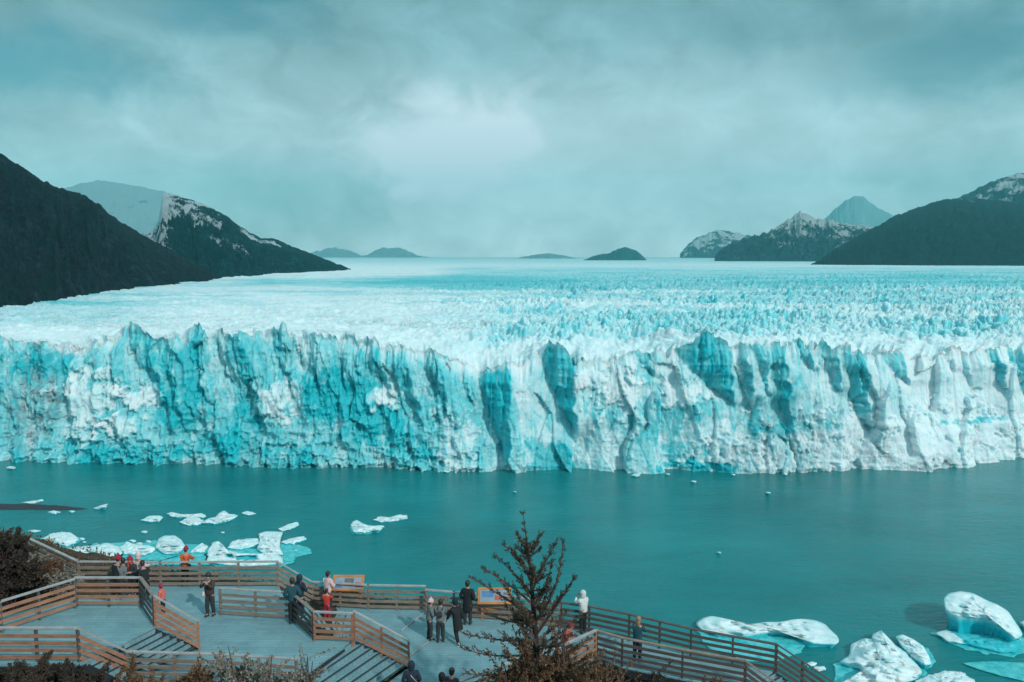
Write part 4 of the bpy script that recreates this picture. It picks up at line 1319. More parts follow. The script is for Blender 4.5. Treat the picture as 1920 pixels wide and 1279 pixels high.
# information boards: tilted framed panels on timber legs
def info_board(label, px0, px1, pytop, z, h, cells, panel=None):
    c = at((px0 + px1) / 2, pytop, z + 1.35)
    w = (px1 - px0) / 1500.0 * c.y
    root = empty("information_board", (c.x, c.y, z))
    tag(root, label, "information board")
    tilt = Matrix.Rotation(math.radians(-48), 3, 'X')     # 0 = upright panel facing -Y
    cc = Vector((0, 0, 1.08))
    fr = MB()
    for s in (-1, 1):
        fr.box(cc + tilt @ Vector((s * (w / 2 - .045), 0, 0)), (.09, .07, h), tilt)
        fr.box(cc + tilt @ Vector((0, 0.001, s * (h / 2 - .045))), (w - .18, .068, .09), tilt)
    o = fr.build("frame", panel or FRAME); o.parent = root
    pn = MB()
    pn.box(cc, (w - .182, .03, h - .182), tilt)
    o = pn.build("panel", panel or PANEL); o.parent = root
    pic = MB()
    for (u0, v0, u1, v1, mi) in cells:
        u = (u0 + u1) / 2 - .5; vv = (v0 + v1) / 2 - .5
        pic.box(cc + tilt @ Vector((u * (w - .2), -.018, vv * (h - .2))), ((u1 - u0) * (w - .2), .008, (v1 - v0) * (h - .2)), tilt, mi)
    q = pic.build("printed_picture", [BLUEP, REDP, DARKP]); q.parent = root
    for s in (-1, 1):
        lg = MB()
        lg.box((s * (w / 2 - .18), .14, .52), (.10, .10, 1.04))
        o = lg.build("leg", panel or FRAME); o.parent = root
    bk = MB(); bk.box((0, .10, .55), (w - .46, .05, .20))
    o = bk.build("crossbeam", FRAME); o.parent = root


FRAME = simple("orange_varnished_timber", (.62, .22, .055), (.42, .14, .04), scale=3.0, rough=0.45)
PANEL = simple("pale_printed_panel", (.26, .35, .42), (.20, .28, .35), scale=3.0, rough=0.4, bmp=0)
BLUEP = simple("blue_print", (.06, .15, .32), (.12, .25, .42), scale=8.0, rough=0.4, bmp=0)
REDP = simple("red_print", (.55, .10, .07), (.45, .08, .06), scale=8.0, rough=0.4, bmp=0)
DARKP = simple("dark_print", (.10, .09, .09), (.2, .16, .13), scale=8.0, rough=0.4, bmp=0)
info_board("orange framed tilted board beside the pale jacketed visitor", 622, 683, 1082, Z3, .72, [(.02, .1, .3, .6, 0), (.36, .25, .7, .9, 2), (.78, .1, .98, .55, 1)])
info_board("orange framed tilted board between the tall dark figure and the tree", 895, 960, 1106, Z3, .72, [(.05, .4, .45, .9, 0), (.5, .15, .75, .6, 1), (.8, .2, .97, .8, 2)])

# ---------------------------------------------------------------- people
SKIN_JOBS = []


def skin_obj(name, verts, edges, radii, mat, parent, sub=2):
    me = bpy.data.meshes.new(name)
    me.from_pydata([tuple(v) for v in verts], edges, [])
    me.update()
    o = bpy.data.objects.new(name, me)
    COL.objects.link(o)
    me.materials.append(mat)
    md = o.modifiers.new("skin", 'SKIN')
    if not me.skin_vertices:
        raise RuntimeError("no skin layer")
    sv = me.skin_vertices[0].data
    for i, r in enumerate(radii):
        sv[i].radius = r if isinstance(r, tuple) else (r, r)
        sv[i].use_root = (i == 0)
    md.use_smooth_shade = True
    o.modifiers.new("sub", 'SUBSURF').levels = sub
    o.modifiers["sub"].render_levels = sub
    o.parent = parent
    SKIN_JOBS.append(o)
    return o


def bake_skins():
    dg = bpy.context.evaluated_depsgraph_get()
    dg.update()
    for o in SKIN_JOBS:
        me = bpy.data.meshes.new_from_object(o.evaluated_get(dg))
        o.modifiers.clear()
        old = o.data
        o.data = me
        bpy.data.meshes.remove(old)


_cm = {}


def cloth(rgb, nm):
    if nm not in _cm:
        _cm[nm] = simple(nm, rgb, tuple(x * 0.75 for x in rgb), scale=9.0, rough=0.85, bmp=0.3, bdist=0.01)
    return _cm[nm]


SKINM = simple("skin", (.46, .27, .20), (.40, .23, .17), scale=20, rough=0.55, bmp=0)
HAIRD = simple("dark_brown_hair", (.022, .015, .012), (.04, .028, .02), scale=25, rough=0.5, stretch=(1, 1, .2))
HAIRB = simple("fair_hair", (.34, .24, .13), (.26, .17, .09), scale=25, rough=0.5, stretch=(1, 1, .2))
BLACK = cloth((.012, .014, .018), "black_cloth")
CHAR = cloth((.035, .04, .045), "charcoal_cloth")
GREY = cloth((.17, .19, .20), "grey_cloth")
NAVY = cloth((.015, .03, .06), "navy_cloth")
TEAL = cloth((.012, .075, .10), "teal_cloth")
RED = cloth((.62, .045, .025), "red_cloth")
ORANGE = cloth((.70, .10, .02), "orange_red_cloth")
CRIM = cloth((.42, .015, .05), "crimson_wool")
PINK = cloth((.78, .55, .58), "pale_pink_cloth")
CORAL = cloth((.75, .16, .13), "coral_cloth")
WHITE = cloth((.72, .72, .72), "white_cloth")
BROWNC = cloth((.07, .04, .035), "brown_cloth")
EYEM = simple("eye", (.01, .01, .01), (.02, .015, .01), scale=10, rough=0.2, bmp=0)
LIPM = simple("lips", (.35, .12, .11), (.3, .1, .1), scale=10, rough=0.5, bmp=0)


def person(label, loc, face, jacket, trousers, head='hair', head_mat=None, h=1.70, lean=0.06, arms='down', stride=0.03, crouch=0.0, boots=None, pack=None, scarf=None, look=0.0, turn=0.0, long_coat=False, bag=None, group=None, sway=0.0):
    """face: heading in radians, 0 looks along +Y (to the glacier); loc: point between the feet"""
    root = empty("person", loc, face)
    tag(root, label, "person", group)
    k = h / 1.72
    T = Vector((sway, math.sin(lean), math.cos(lean))).normalized()
    hz = 0.93 - 0.42 * crouch
    P0 = Vector((0, -0.10 * lean - .12 * crouch, hz))
    belly = P0 + T * .19; chest = P0 + T * .40; neck0 = P0 + T * .53
    HD = Vector((math.sin(turn) * .06, math.sin(lean * .55 + look), math.cos(lean * .55 + look))).normalized()
    neck = neck0 + HD * .07
    jaw = neck + HD * .055 + Vector((0, .018, 0)); skull = neck + HD * .145 + Vector((0, .012, 0)); crown = neck + HD * .215
    fwd = Vector((math.sin(turn), math.cos(turn), 0)); rgt = Vector((math.cos(turn), -math.sin(turn), 0))
    V = [P0, belly, chest, neck0, neck, jaw, skull, crown]; R = [(.135, .10), (.125, .095), (.155, .105), (.07, .065), (.055, .055), (.066, .075), (.078, .092), (.055, .065)]
    E = [(i, i + 1) for i in range(7)]

    def addv(p, r, par):
        V.append(Vector(p)); R.append(r if isinstance(r, tuple) else (r, r)); E.append((par, len(V) - 1))
        return len(V) - 1
    addv(jaw + HD * .035 + fwd * .105, .011, 5)                          # nose
    for s in (-1, 1):
        addv(skull + rgt * (s * .088) - HD * .03, .014, 6)               # ears
    joints = {}
    for s in (-1, 1):
        st = s * stride
        hip = P0 + Vector((s * .092, 0, -.06))
        ankle = Vector((s * (.10 + .03 * crouch), st - .02, .085))
        knee = (hip + ankle) / 2 + Vector((s * .03 * crouch, .03 + .30 * crouch + abs(st) * .15, 0.02))
        toe = ankle + Vector((s * .02, .15, -.045))
        sh = chest + T * .055 + Vector((s * .185, 0, 0))
        am = arms if isinstance(arms, str) else arms[0 if s < 0 else 1]
        if am == 'rail': el = sh + Vector((s * .06, .17, -.20)); wr = el + Vector((-s * .07, .21, -.03))
        elif am == 'camera': el = sh + Vector((s * .05, .19, -.14)); wr = el + Vector((-s * .13, .10, .20))
        elif am == 'pocket': el = sh + Vector((s * .11, -.07, -.25)); wr = P0 + Vector((s * .165, .10, .05))
        elif am == 'front': el = sh + Vector((s * .08, .05, -.26)); wr = el + Vector((-s * .12, .19, .05))
        elif am == 'swing': el = sh + Vector((s * .05, -s * .12, -.26)); wr = el + Vector((0, -s * .05 + .10, -.22))
        elif am == 'out': el = sh + Vector((s * .20, .08, -.16)); wr = el + Vector((s * .12, .18, .03))
        else: el = sh + Vector((s * .055, -.015, -.285)); wr = el + Vector((s * .005, .07, -.24))
        i1 = addv(hip, .085, 0); i2 = addv(hip.lerp(knee, .5), .075, i1); i3 = addv(knee, .058, i2); i4 = addv(knee.lerp(ankle, .35), .055, i3); i5 = addv(ankle, .036, i4); addv(toe, (.036, .028), i5)
        j1 = addv(sh, .058, 2); j2 = addv(el, .042, j1); j3 = addv(wr, .028, j2)
        dh = (wr - el).normalized()
        side = dh.cross(Vector((s, .25, .1))).normalized()
        palm = wr + dh * .07
        jp = addv(palm, (.034, .020), j3)
        for q, ln in zip((-1.5, -.5, .5, 1.5), (.066, .078, .074, .058)):
            root_p = palm + dh * .022 + side * (q * .019)
            f1 = addv(root_p, .0095, jp); mid = root_p + dh * ln * .55 + Vector((-s * .006, 0, -.008)); f2 = addv(mid, .0085, f1)
            addv(mid + dh * ln * .40 + Vector((-s * .02, 0, -.016)), .0075, f2)
        th = wr + dh * .03 + side * -.036
        t1 = addv(th, .0105, j3); addv(th + dh * .045 + side * -.022, .009, t1)
        joints[s] = (hip, knee, ankle, toe, sh, el, wr)
    sc = lambda L: [v * k for v in L]
    scr = lambda L: [tuple(x * k for x in r) if isinstance(r, tuple) else (r * k, r * k) for r in L]
    skin_obj("body", sc(V), E, scr(R), SKINM, root, sub=1)
    # face details
    mb = MB()
    for s in (-1, 1):
        c = (skull + rgt * (s * .032) + fwd * .083 - HD * .012) * k
        mb.ellipsoid(c, (.012 * k,) * 3, None, 8, 5)
    mb.build("eyes", EYEM, root, True)
    mb = MB(); mb.ellipsoid((jaw + fwd * .082 - HD * .012) * k, (.022 * k, .012 * k, .008 * k), None, 8, 5)
    mb.build("mouth", LIPM, root, True)
    # jacket
    jv = [P0 - T * (.16 if long_coat else .07), P0 + T * .03, belly, chest, neck0 + T * .015]; jr = [(.21 if long_coat else .195, .165), (.195, .16), (.185, .155), (.21, .165), (.105, .10)]
    je = [(0, 1), (1, 2), (2, 3), (3, 4)]
    if long_coat:
        jv.append(P0 - T * .40); jr.append((.215, .18)); je.append((0, 5))
    for s in (-1, 1):
        hip, knee, ankle, toe, sh, el, wr = joints[s]
        b = len(jv)
        jv += [sh, sh.lerp(el, .5), el, wr - (wr - el).normalized() * .01]
        jr += [.094, .086, .074, .054]
        je += [(3, b), (b, b + 1), (b + 1, b + 2), (b + 2, b + 3)]
    skin_obj("jacket", sc(jv), je, scr(jr), jacket, root, sub=2)
    # trousers
    tv = [P0 + T * .02, P0 - T * .05]; tr = [(.150, .115), (.155, .115)]; te = [(0, 1)]
    for s in (-1, 1):
        hip, knee, ankle, toe, sh, el, wr = joints[s]
        b = len(tv)
        tv += [hip, hip.lerp(knee, .5), knee, knee.lerp(ankle, .5), ankle + Vector((0, 0, .02))]
        tr += [.112, .104, .088, .080, .070]
        te += [(1, b)] + [(b + i, b + i + 1) for i in range(4)]
    skin_obj("trousers", sc(tv), te, scr(tr), trousers, root, sub=2)
    for s in (-1, 1):
        ankle, toe = joints[s][2], joints[s][3]
        skin_obj("boot", sc([ankle + Vector((0, -.035, -.03)), ankle + Vector((0, 0, .05)), ankle + Vector((0, -.03, -.045)), toe.lerp(ankle, .35), toe + Vector((0, .03, .0))]),
                 [(0, 1), (0, 2), (2, 3), (3, 4)], scr([.05, .052, .048, (.048, .042), (.046, .034)]), boots or CHAR, root, sub=1)
    # headwear or hair
    up = HD; M = Matrix((rgt, fwd - up * fwd.dot(up), up)).transposed()
    M = M.normalized() if hasattr(M, "normalized") else M
    hm = head_mat or HAIRD
    mb = MB()
    if head == 'hair':
        mb.ellipsoid((skull + up * .012 - fwd * .022) * k, (.103 * k, .112 * k, .118 * k), M, 14, 9, 0, .62)
        mb.ellipsoid((skull - up * .05 - fwd * .055) * k, (.085 * k, .06 * k, .09 * k), M, 12, 8)
        mb.build("hair", hm, root, True)
    elif head == 'long':
        mb.ellipsoid((skull + up * .012 - fwd * .02) * k, (.105 * k, .113 * k, .118 * k), M, 14, 9, 0, .6)
        mb.ellipsoid((skull - up * .12 - fwd * .06) * k, (.10 * k, .065 * k, .19 * k), M, 12, 9)
        mb.build("hair", hm, root, True)
    elif head == 'beanie':
        mb.ellipsoid((skull + up * .022 - fwd * .008) * k, (.108 * k, .118 * k, .125 * k), M, 14, 9, 0, .55)
        mb.tube([(skull + up * .005 - fwd * .008 + (rgt * math.cos(a) * .104 + fwd * math.sin(a) * .113)) * k for a in np.linspace(0, 2 * math.pi, 17)], .022 * k, 6, 0, False)
        mb.ellipsoid((skull + up * .165 - fwd * .01) * k, (.036 * k,) * 3, None, 8, 6)
        mb.build("woolly_hat", hm, root, True)
        b2 = MB(); b2.ellipsoid((skull - up * .055 - fwd * .05) * k, (.084 * k, .055 * k, .075 * k), M, 12, 8)
        b2.build("hair", HAIRD, root, True)
    elif head == 'hood':
        mb.ellipsoid((skull - fwd * .025 - up * .01) * k, (.125 * k, .128 * k, .145 * k), M, 14, 10, 0, .72)
        mb.ellipsoid((neck - fwd * .035 + up * .03) * k, (.115 * k, .10 * k, .09 * k), M, 12, 8)
        mb.build("hood", hm, root, True)
    if scarf:
        mb = MB()
        c = neck - HD * .005
        mb.tube([(c + rgt * math.cos(a) * .088 + fwd * math.sin(a) * .085 + HD * .01 * math.sin(3 * a)) * k for a in np.linspace(0, 2 * math.pi, 17)], .036 * k, 7, 0, False)
        mb.tube([(c + fwd * .10 + rgt * .03) * k, (c + fwd * .135 - HD * .12 + rgt * .04) * k, (c + fwd * .14 - HD * .30 + rgt * .05) * k], [.03 * k, .035 * k, .03 * k], 6)
        mb.build("scarf", scarf, root, True)
    if pack:
        c = (belly + T * .12 - Vector((0, .20, 0)))
        pk = skin_obj("backpack", sc([c, c + T * .16, c - T * .15, c - Vector((0, .07, .06))]), [(0, 1), (0, 2), (0, 3)], scr([(.16, .11), (.12, .08), (.15, .10), (.10, .05)]), pack, root, sub=2)
        for s in (-1, 1):
            sh = joints[s][4]
            st_ = MB(); st_.tube([(c + T * .16 + Vector((s * .09, .02, 0))) * k, (sh + T * .085 - Vector((s * .07, .02, 0))) * k, (sh + Vector((-s * .065, .13, -.06))) * k, (belly + Vector((s * .12, .13, .02))) * k], .018 * k, 6)
            x = st_.build("shoulder_strap", BLACK, None, True); x.parent = pk
    if bag:
        hip = joints[1][0]
        mb = MB(); mb.ellipsoid((hip + Vector((.14, .02, .02))) * k, (.06 * k, .13 * k, .12 * k), None, 12, 8)
        mb.tube([(hip + Vector((.15, 0, .13))) * k, (chest + Vector((.1, .15, .0))) * k, (neck0 + Vector((-.09, .05, .03))) * k, (chest + Vector((-.0, -.16, 0))) * k, (hip + Vector((.15, -.06, .13))) * k], .012 * k, 5)
        mb.build("shoulder_bag", bag, root, True)
    return root


def foot_at(px, py, z):
    p = at(px, py, z)
    return (p.x, p.y, z)


def head_at(px, py, z, h):
    p = at(px, py, z + h)
    return (p.x, p.y, z)


R_ = math.radians
# far left cluster at the back railing
person("visitor in a black coat and red woolly hat, leftmost of the cluster at the left", head_at(217, 1046, Z2, 1.68), R_(-20), BLACK, BLACK, 'beanie', CRIM, 1.68, .25, 'rail')
person("visitor in a grey jacket with dark hair between two red hats in the left cluster", head_at(230, 1050, Z2, 1.60), R_(15), GREY, CHAR, 'hair', HAIRD, 1.60, .15, 'front')
person("visitor with a red hat and red scarf carrying a white bag in the left cluster", head_at(245, 1045, Z2, 1.66), R_(175), CHAR, BLACK, 'beanie', CRIM, 1.66, .1, 'front', scarf=RED, bag=WHITE)
person("visitor in a pale hooded top, tallest of the left cluster", head_at(257, 1039, Z2, 1.72), R_(-30), PINK, BLACK, 'hood', PINK, 1.72, .12, 'rail')
person("visitor in a black jacket bending at the right end of the left cluster", head_at(270, 1056, Z2, 1.55), R_(40), BLACK, BLACK, 'hair', HAIRD, 1.60, .5, 'rail')
person("small child in a pinkish red jacket behind the left staircase handrail", head_at(304, 1098, Z2, 1.15), R_(80), CORAL, BLACK, 'beanie', CRIM, 1.15, .2, 'down')
person("visitor in an orange red jacket and crimson hat leaning on the back railing", foot_at(348, 1096, Z2), R_(-10), ORANGE, CHAR, 'beanie', CRIM, 1.58, .28, 'rail', bag=BLACK)
person("dark clothed visitor with a pale harness standing alone on the middle deck", foot_at(395, 1155, Z2), R_(170), BROWNC, CHAR, 'hair', HAIRD, 1.72, .1, 'camera', scarf=GREY, stride=.06, bag=WHITE)
person("visitor in a teal jacket and dark trousers beside the shaded end railing", foot_at(550, 1168, Z2), R_(10), TEAL, BLACK, 'hair', HAIRD, 1.72, .06, 'pocket')
person("visitor in a navy hooded coat half behind the teal jacket", foot_at(563, 1158, Z2), R_(-25), NAVY, NAVY, 'hood', NAVY, 1.66, .06, 'front')
person("visitor in a pale pink jacket with dark hair in front of the framed board", head_at(614, 1074, Z3, 1.70), R_(-35), PINK, NAVY, 'hair', HAIRD, 1.70, .06, 'front')
person("child in a bright red jacket in front of the pale pink adult", head_at(612, 1106, Z3, 1.32), R_(-10), RED, CRIM, 'hair', HAIRD, 1.32, .05, 'rail')
person("visitor with a pale knitted hat and grey jacket at the left of the lower group", foot_at(806, 1199, Z3), R_(-70), GREY, CHAR, 'beanie', PINK, 1.62, .10, 'front')
person("visitor seen from behind with a charcoal backpack in the lower group", foot_at(826, 1203, Z3), R_(-5), GREY, CHAR, 'hair', HAIRD, 1.66, .22, 'front', pack=CHAR)
person("visitor in a black coat stepping with white shoes in the lower group", foot_at(857, 1205, Z3), R_(35), BLACK, BLACK, 'hood', BLACK, 1.72, .26, 'swing', stride=.24, boots=WHITE, scarf=PINK, long_coat=True)
person("tall figure in black facing the lake beside a framed board", foot_at(877, 1170, Z3), R_(-15), BLACK, CHAR, 'hair', HAIRD, 1.80, .04, 'pocket', long_coat=True)
person("visitor in a white jacket and white hood photographing at the dark railing", foot_at(1093, 1186, Z3), R_(35), WHITE, BLACK, 'hood', WHITE, 1.70, .05, 'camera')
person("person in a coral jacket and crimson hat crouching behind the tree", (head_at(1063, 1176, Z3, 1.1)), R_(-110), CORAL, CHAR, 'beanie', CRIM, 1.62, .5, 'front', crouch=.8, pack=GREY)
person("fair haired visitor in a blue jacket on the right walkway", (lambda p: (p.x, p.y, Z3 - .14))(at(1196, 1160, Z3 + 1.52)), R_(-30), TEAL, NAVY, 'long', HAIRB, 1.66, .14, 'rail')
person("dark hooded head and shoulders at the bottom edge left of the pair", head_at(771, 1244, Z3, 1.70), R_(10), NAVY, CHAR, 'hood', NAVY, 1.70, .05, 'pocket', bag=WHITE)
person("dark haired figure in a purple grey coat low at the bottom edge", head_at(846, 1257, Z3, 1.68), R_(-20), cloth((.05, .05, .085), "purple_grey_cloth"), CHAR, 'hair', HAIRD, 1.68, .1, 'down')
person("dark hooded figure lowest at the bottom edge beside the purple grey coat", head_at(829, 1266, Z3, 1.62), R_(20), NAVY, BLACK, 'hood', BLACK, 1.62, .1, 'down')
bake_skins()

# ---------------------------------------------------------------- trees, shrubs and ground scrub
def leaf_mat(name, c1, c2, c3):
    m, t, b = new_mat(name)
    v = worldpos(t)
    n = noise(t, v, 2.2, 4.0, 0.6)
    n2 = noise(t, v, 23.0, 3.0, 0.6)
    c = mixc(t, ramp(t, n, [(0.35, 0.0), (0.65, 1.0)]), c1, c2)
    c = mixc(t, ramp(t, n2, [(0.5, 0.0), (0.66, 1.0)]), c, c3)
    t.links.new(c, b.inputs['Base Color'])
    b.inputs['Roughness'].default_value = 0.75
    b.inputs['Specular IOR Level'].default_value = 0.2
    return m


BARK = simple("dark_brown_bark", (.045, .030, .024), (.025, .018, .016), scale=8, rough=0.9, stretch=(1, 1, .2))
BARKR = simple("reddish_bark", (.15, .085, .062), (.075, .05, .042), scale=8, rough=0.9, stretch=(1, 1, .2))
LEAF_T = leaf_mat("dark_tree_leaves", (.035, .055, .048), (.095, .070, .050), (.22, .11, .06))
LEAF_B = leaf_mat("brown_autumn_leaves", (.15, .078, .042), (.095, .060, .038), (.24, .14, .075))
LEAF_G = leaf_mat("grey_green_leaves", (.20, .20, .17), (.15, .125, .105), (.40, .39, .35))
LEAF_D = leaf_mat("dark_brown_leaves", (.026, .024, .022), (.05, .038, .03), (.11, .075, .055))


def leaves_mesh(name, pts, dirs, size, mat, parent, rs, fold=0.25, aspect=0.42):
    """one small folded leaf (two triangles) per point"""
    n = len(pts)
    pts = np.asarray(pts, dtype=float); dirs = np.asarray(dirs, dtype=float)
    rnd = rs.normal(size=(n, 3))
    d = dirs + 0.6 * rnd
    d /= np.linalg.norm(d, axis=1, keepdims=True) + 1e-9
    s = np.cross(d, rs.normal(size=(n, 3)))
    s /= np.linalg.norm(s, axis=1, keepdims=True) + 1e-9
    u = np.cross(d, s)
    L = size * rs.uniform(.6, 1.35, size=(n, 1))
    a = pts; b = pts + d * L * .5 + s * L * aspect * .5 + u * L * fold * .3; c = pts + d * L; e = pts + d * L * .5 - s * L * aspect * .5 + u * L * fold * .3
    V = np.stack([a, b, c, e], 1).reshape(-1, 3)
    i = np.arange(n) * 4
    Q = np.stack([i, i + 1, i + 2, i + 3], 1)
    me = np_mesh(name, V, Q)
    o = link_mesh(name, me, mat)
    if parent is not None: set_parent(o, parent)
    return o


def bez(a, b, c, n):
    t = np.linspace(0, 1, n)[:, None]
    return (1 - t) ** 2 * np.array(a) + 2 * t * (1 - t) * np.array(b) + t ** 2 * np.array(c)


def lone_tree():
    D = 23.0
    rs = np.random.default_rng(5)
    rr = random.Random(5)
    basep = atD(1008, 1279, D)
    gz = float(hill_z(basep.x, D))
    root = empty("tree", (basep.x + .1, D, gz))
    tag(root, "sparse spiky dark tree with upswept branches rising before the lake", "tree")
    tr = [(1016, None), (1012, 1279), (1006, 1215), (1001, 1150), (997, 1100), (993, 1055), (987, 1010), (981, 964)]
    tp = [Vector((basep.x + .1, D, gz - .3))] + [atD(x, y, D + 0.1 * math.sin(i)) for i, (x, y) in enumerate(tr) if y]
    mb = MB(); mb.tube(tp, [.15, .11, .095, .075, .055, .035, .02, .008], 8)
    o = mb.build("trunk", BARK, None, True); set_parent(o, root)
    tw = MB(); LP = []; LD = []

    def twig(p, d, L, lv=0):
        q = p + d * L
        tw.tube([p, p.lerp(q, .55) + Vector((0, 0, .02)), q], [.011, .008, .004], 4)
        for j in range(int(10 + L * 60)):
            t = rr.random() ** .8
            LP.append(p.lerp(q, t) + Vector((rr.gauss(0, .012), rr.gauss(0, .012), rr.gauss(0, .012)))); LD.append(d)

    def branch(a, b, c, r0, dens=1.0):
        pts = bez(a, b, c, 9)
        P = [Vector(p) for p in pts]
        tw.tube(P, [r0 * (1 - .85 * i / 8) for i in range(9)], 5)
        L = sum((P[i + 1] - P[i]).length for i in range(8))
        m = int(L * 9 * dens) + 2
        for j in range(m):
            t = .22 + .78 * (j + rr.random()) / m
            i = min(7, int(t * 8)); f = t * 8 - i
            p = P[i].lerp(P[i + 1], f)
            d = (P[i + 1] - P[i]).normalized()
            sd = Vector((rr.gauss(0, 1), rr.gauss(0, 1), rr.gauss(0.25, .7)))
            sd = (sd - d * sd.dot(d)).normalized()
            dd = (d * 1.0 + sd * rr.uniform(.5, .95) + Vector((0, 0, .25))).normalized()
            twig(p, dd, rr.uniform(.10, .34) * (1.1 - .5 * t))
        for j in range(int(L * 26 * dens)):
            t = rr.uniform(.15, 1); i = min(7, int(t * 8)); f = t * 8 - i
            LP.append(P[i].lerp(P[i + 1], f)); LD.append((P[i + 1] - P[i]).normalized())

    # the boughs one can tell apart, start and tip
    B = [((1004, 1165), (1052, 1110), (1055, 1016), .05), ((998, 1110), (1018, 1060), (1042, 1018), .03), ((996, 1095), (984, 1060), (958, 1026), .03), ((997, 1115), (970, 1075), (925, 1042), .035),
         ((1000, 1135), (960, 1095), (903, 1066), .04), ((1002, 1160), (950, 1120), (880, 1082), .045), ((1006, 1190), (1050, 1130), (1078, 1080), .045), ((994, 1080), (972, 1050), (944, 1022), .02),
         ((1003, 1170), (940, 1170), (893, 1140), .04), ((1006, 1200), (930, 1205), (868, 1188), .04), ((1008, 1225), (930, 1240), (862, 1214), .045), ((1010, 1250), (930, 1275), (872, 1262), .05),
         ((1008, 1210), (1060, 1190), (1090, 1150), .04), ((1010, 1240), (1070, 1230), (1108, 1196), .04), ((1011, 1262), (1080, 1262), (1122, 1238), .045), ((1000, 1140), (1032, 1090), (1034, 1052), .03),
         ((992, 1050), (1003, 1030), (1012, 1002), .016), ((991, 1040), (982, 1020), (968, 1000), .014), ((1004, 1180), (965, 1130), (946, 1100), .035), ((1007, 1215), (985, 1150), (968, 1112), .035)]
    for (s0, m0, e0, r) in B:
        dz = rr.uniform(-.9, .9)
        a = atD(*s0, D); b = atD(*m0, D + dz * .5); c = atD(*e0, D + dz)
        branch(a, b, c, r)
    # more boughs all round
    for j in range(60):
        t = rr.random() ** 1.35
        f = 1 + t * 4.6
        i = int(f); p = tp[i].lerp(tp[min(i + 1, 7)], f - i)
        az = rr.uniform(0, 2 * math.pi); L = (1.75 - 1.25 * t) * rr.uniform(.55, 1.0)
        el = math.radians(rr.uniform(18, 58))
        d = Vector((math.cos(az) * math.cos(el), math.sin(az) * math.cos(el), math.sin(el)))
        c = p + d * L; b = p + Vector((d.x, d.y, d.z * .4)) * L * .55
        branch(p, b, c, .02 + .02 * (1 - t), 1.1)
    # leader
    for j in range(26):
        t = rr.random(); p = tp[5].lerp(tp[6], t) if rr.random() < .55 else tp[6].lerp(tp[7], t)
        az = rr.uniform(0, 6.28); twig(p, Vector((math.cos(az) * .6, math.sin(az) * .6, .8)).normalized(), rr.uniform(.05, .16))
    o = tw.build("branches", BARKR); set_parent(o, root)
    leaves_mesh("crown", LP, LD, 0.068, LEAF_T, root, rs, aspect=.32)
    print("tree leaves", len(LP))


lone_tree()


def shrub(name, label, base, height, spread, mat, seed, stems=26, leaves=6000, leaf=.085, cat="shrub", bark=None, lean=(0, 0)):
    rs = np.random.default_rng(seed); rr = random.Random(seed)
    x, y = base
    z = float(hill_z(x, y))
    root = empty(name, (x, y, z))
    tag(root, label, cat)
    mb = MB(); LP = []; LD = []
    per = leaves // (stems * 4)
    for s in range(stems):
        az = rr.uniform(0, 6.283); out = spread * rr.random() ** .6; hh = height * rr.uniform(.55, 1.0) * (1 - .35 * out / max(spread, .01))
        a = Vector((x + rr.gauss(0, .12), y + rr.gauss(0, .12), z - .1))
        c = Vector((x + math.cos(az) * out + lean[0] * hh, y + math.sin(az) * out + lean[1] * hh, z + hh))
        b = a.lerp(c, .5) + Vector((0, 0, hh * .18))
        P = [Vector(p) for p in bez(a, b, c, 7)]
        mb.tube(P, [.022 * (1 - .8 * i / 6) * max(height / 1.5, .6) for i in range(7)], 4)
        for q in range(4):
            t = rr.uniform(.35, 1.0); i = min(5, int(t * 6)); p = P[i].lerp(P[i + 1], t * 6 - i)
            d = Vector((rr.gauss(0, 1), rr.gauss(0, 1), rr.gauss(.5, .7))).normalized()
            L = rr.uniform(.15, .42) * height / 1.6
            e = p + d * L
            mb.tube([p, p.lerp(e, .5), e], [.008, .006, .003], 3)
            for j in range(per):
                f = rr.random()
                LP.append(p.lerp(e, f) + Vector((rr.gauss(0, .03), rr.gauss(0, .03), rr.gauss(0, .03)))); LD.append(d)
    o = mb.build("stems", bark or BARKR); set_parent(o, root)
    leaves_mesh("foliage", LP, LD, leaf, mat, root, rs, aspect=.6)
    return root


def spot(px, py_top, D, height):
    """ground point under a shrub whose top shows at this height when it stands D metres off"""
    p = atD(px, py_top, D)
    return (p.x, p.y), p.z - float(hill_z(p.x, p.y))


def put(name, label, px, pytop, D, spread, mat, seed, **kw):
    b, h = spot(px, pytop, D, 0)
    return shrub(name, label, b, max(h, .35), spread, mat, seed, **kw)


put("bush", "tall dark leafless looking bush filling the left edge above the railing", -8, 962, 29.0, 1.15, LEAF_D, 31, stems=60, leaves=30000, leaf=.11, cat="bush", bark=BARK)
put("bush", "second dark bush at the left edge behind the upper landing railing", 18, 1010, 30.0, .85, LEAF_D, 32, stems=46, leaves=20000, leaf=.11, cat="bush", bark=BARK)
put("shrub", "grey twiggy shrub under the far left end of the back railing", 62, 1036, 33.0, .8, LEAF_G, 33, stems=44, leaves=6000)
put("shrub", "brown twiggy shrub between the left bush and the orange landing railing", 92, 1048, 31.5, .8, LEAF_B, 34, stems=44, leaves=6000)
put("shrub", "low grey shrub in front of the back railing's bent corner", 115, 1060, 31.0, .6, LEAF_G, 35, stems=36, leaves=4200)
put("shrub", "pale leaved shrub at the bottom left of the centre staircase, nearest its foot", 432, 1192, 21.5, .75, LEAF_G, 36, stems=34, leaves=8000, leaf=.09)
put("shrub", "bushy grey green shrub at the bottom edge below the middle deck", 500, 1206, 21.0, .9, LEAF_G, 37, stems=40, leaves=16000, leaf=.09)
put("shrub", "small open shrub between the bushy grey green one and the centre staircase", 572, 1206, 21.8, .55, LEAF_G, 38, stems=24, leaves=2400, leaf=.08)
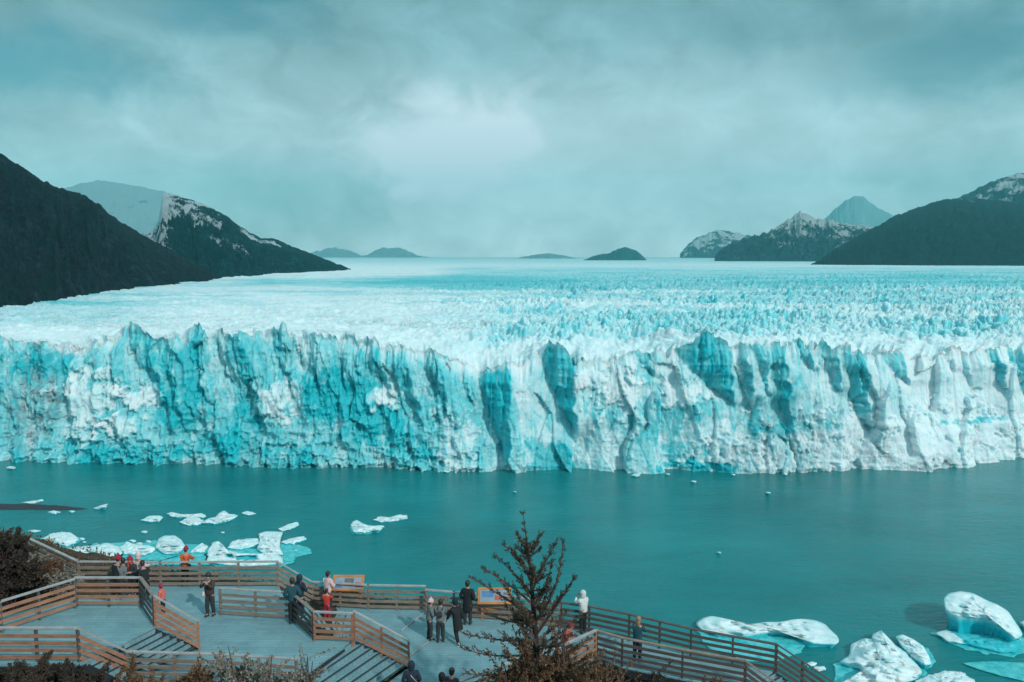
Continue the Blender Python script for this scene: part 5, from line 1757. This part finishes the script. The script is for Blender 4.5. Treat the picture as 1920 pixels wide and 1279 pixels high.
put("shrub", "brown shrub at the bottom edge in front of the low grey railing", 345, 1246, 21.6, 1.1, LEAF_B, 39, stems=70, leaves=26000)
put("shrub", "dark shrub in the bottom left corner under the nearest grey railing", 35, 1238, 22.4, 1.3, LEAF_D, 40, stems=80, leaves=34000)
put("shrub", "dark shrub below the slope of the near left handrail", 135, 1248, 22.0, 1.1, LEAF_D, 41, stems=80, leaves=30000)
put("shrub", "reddish brown shrub beneath the handrail sloping beside the left staircase", 235, 1250, 21.6, 1.0, LEAF_B, 42, stems=70, leaves=24000)
put("bush", "dense rusty brown bush at the foot of the tree", 985, 1192, 22.3, 1.15, LEAF_B, 43, stems=90, leaves=42000, cat="bush")
put("bush", "tall rusty brown bush rising against the trunk on its right side", 1062, 1188, 22.6, 1.0, LEAF_B, 52, stems=90, leaves=40000, cat="bush")
put("bush", "rusty brown bush right of the tree under the dark inner railing", 1135, 1212, 23.5, 1.0, LEAF_B, 44, stems=70, leaves=18000, cat="bush")
put("bush", "dark brown bush below the middle of the right walkway", 1225, 1246, 25.5, .9, LEAF_D, 45, stems=64, leaves=16000, cat="bush")
put("bush", "brown scrub bush below the right walkway's lower end", 1330, 1262, 26.0, .8, LEAF_B, 46, stems=60, leaves=13000, cat="bush")


def scrub():
    rs = np.random.default_rng(77)
    n = 52000
    x = rs.uniform(-26, 14.5, n); y = rs.uniform(18.5, 44, n)
    keep = fbm(x / 1.6, y / 1.6, 4, 301) > rs.uniform(.28, .62, n)
    x, y = x[keep], y[keep]
    z = hill_z(x, y)
    hgt = rs.uniform(0, 1, len(x)) ** 1.5 * (.12 + .5 * np.clip(fbm(x / 2.2, y / 2.2, 3, 303) - .35, 0, 1))
    pts = np.stack([x, y, z + hgt], -1)
    d = np.stack([rs.normal(size=len(x)) * .5, rs.normal(size=len(x)) * .5, np.ones(len(x))], -1)
    o = leaves_mesh("ground_scrub", pts, d, .16, LEAF_B, None, rs, aspect=.35)
    tag(o, "low brown scrub covering the slope around the walkways", "scrub", kind="stuff")


scrub()

# ---------------------------------------------------------------- haze
def haze():
    m = bpy.data.materials.new("haze_air")
    m.use_nodes = True
    t = m.node_tree
    t.nodes.clear()
    o = t.nodes.new('ShaderNodeOutputMaterial')
    p = t.nodes.new('ShaderNodeVolumePrincipled')
    p.inputs['Color'].default_value = (.24, .88, .97, 1)
    p.inputs['Density'].default_value = 6e-5
    p.inputs['Anisotropy'].default_value = 0.0
    t.links.new(p.outputs[0], o.inputs['Volume'])
    mb = MB()
    mb.box((0, 8300, 900), (24000, 20000, 1816))
    ob = mb.build("haze", m)
    tag(ob, "thin pale mist filling the valley", kind="stuff")


haze()
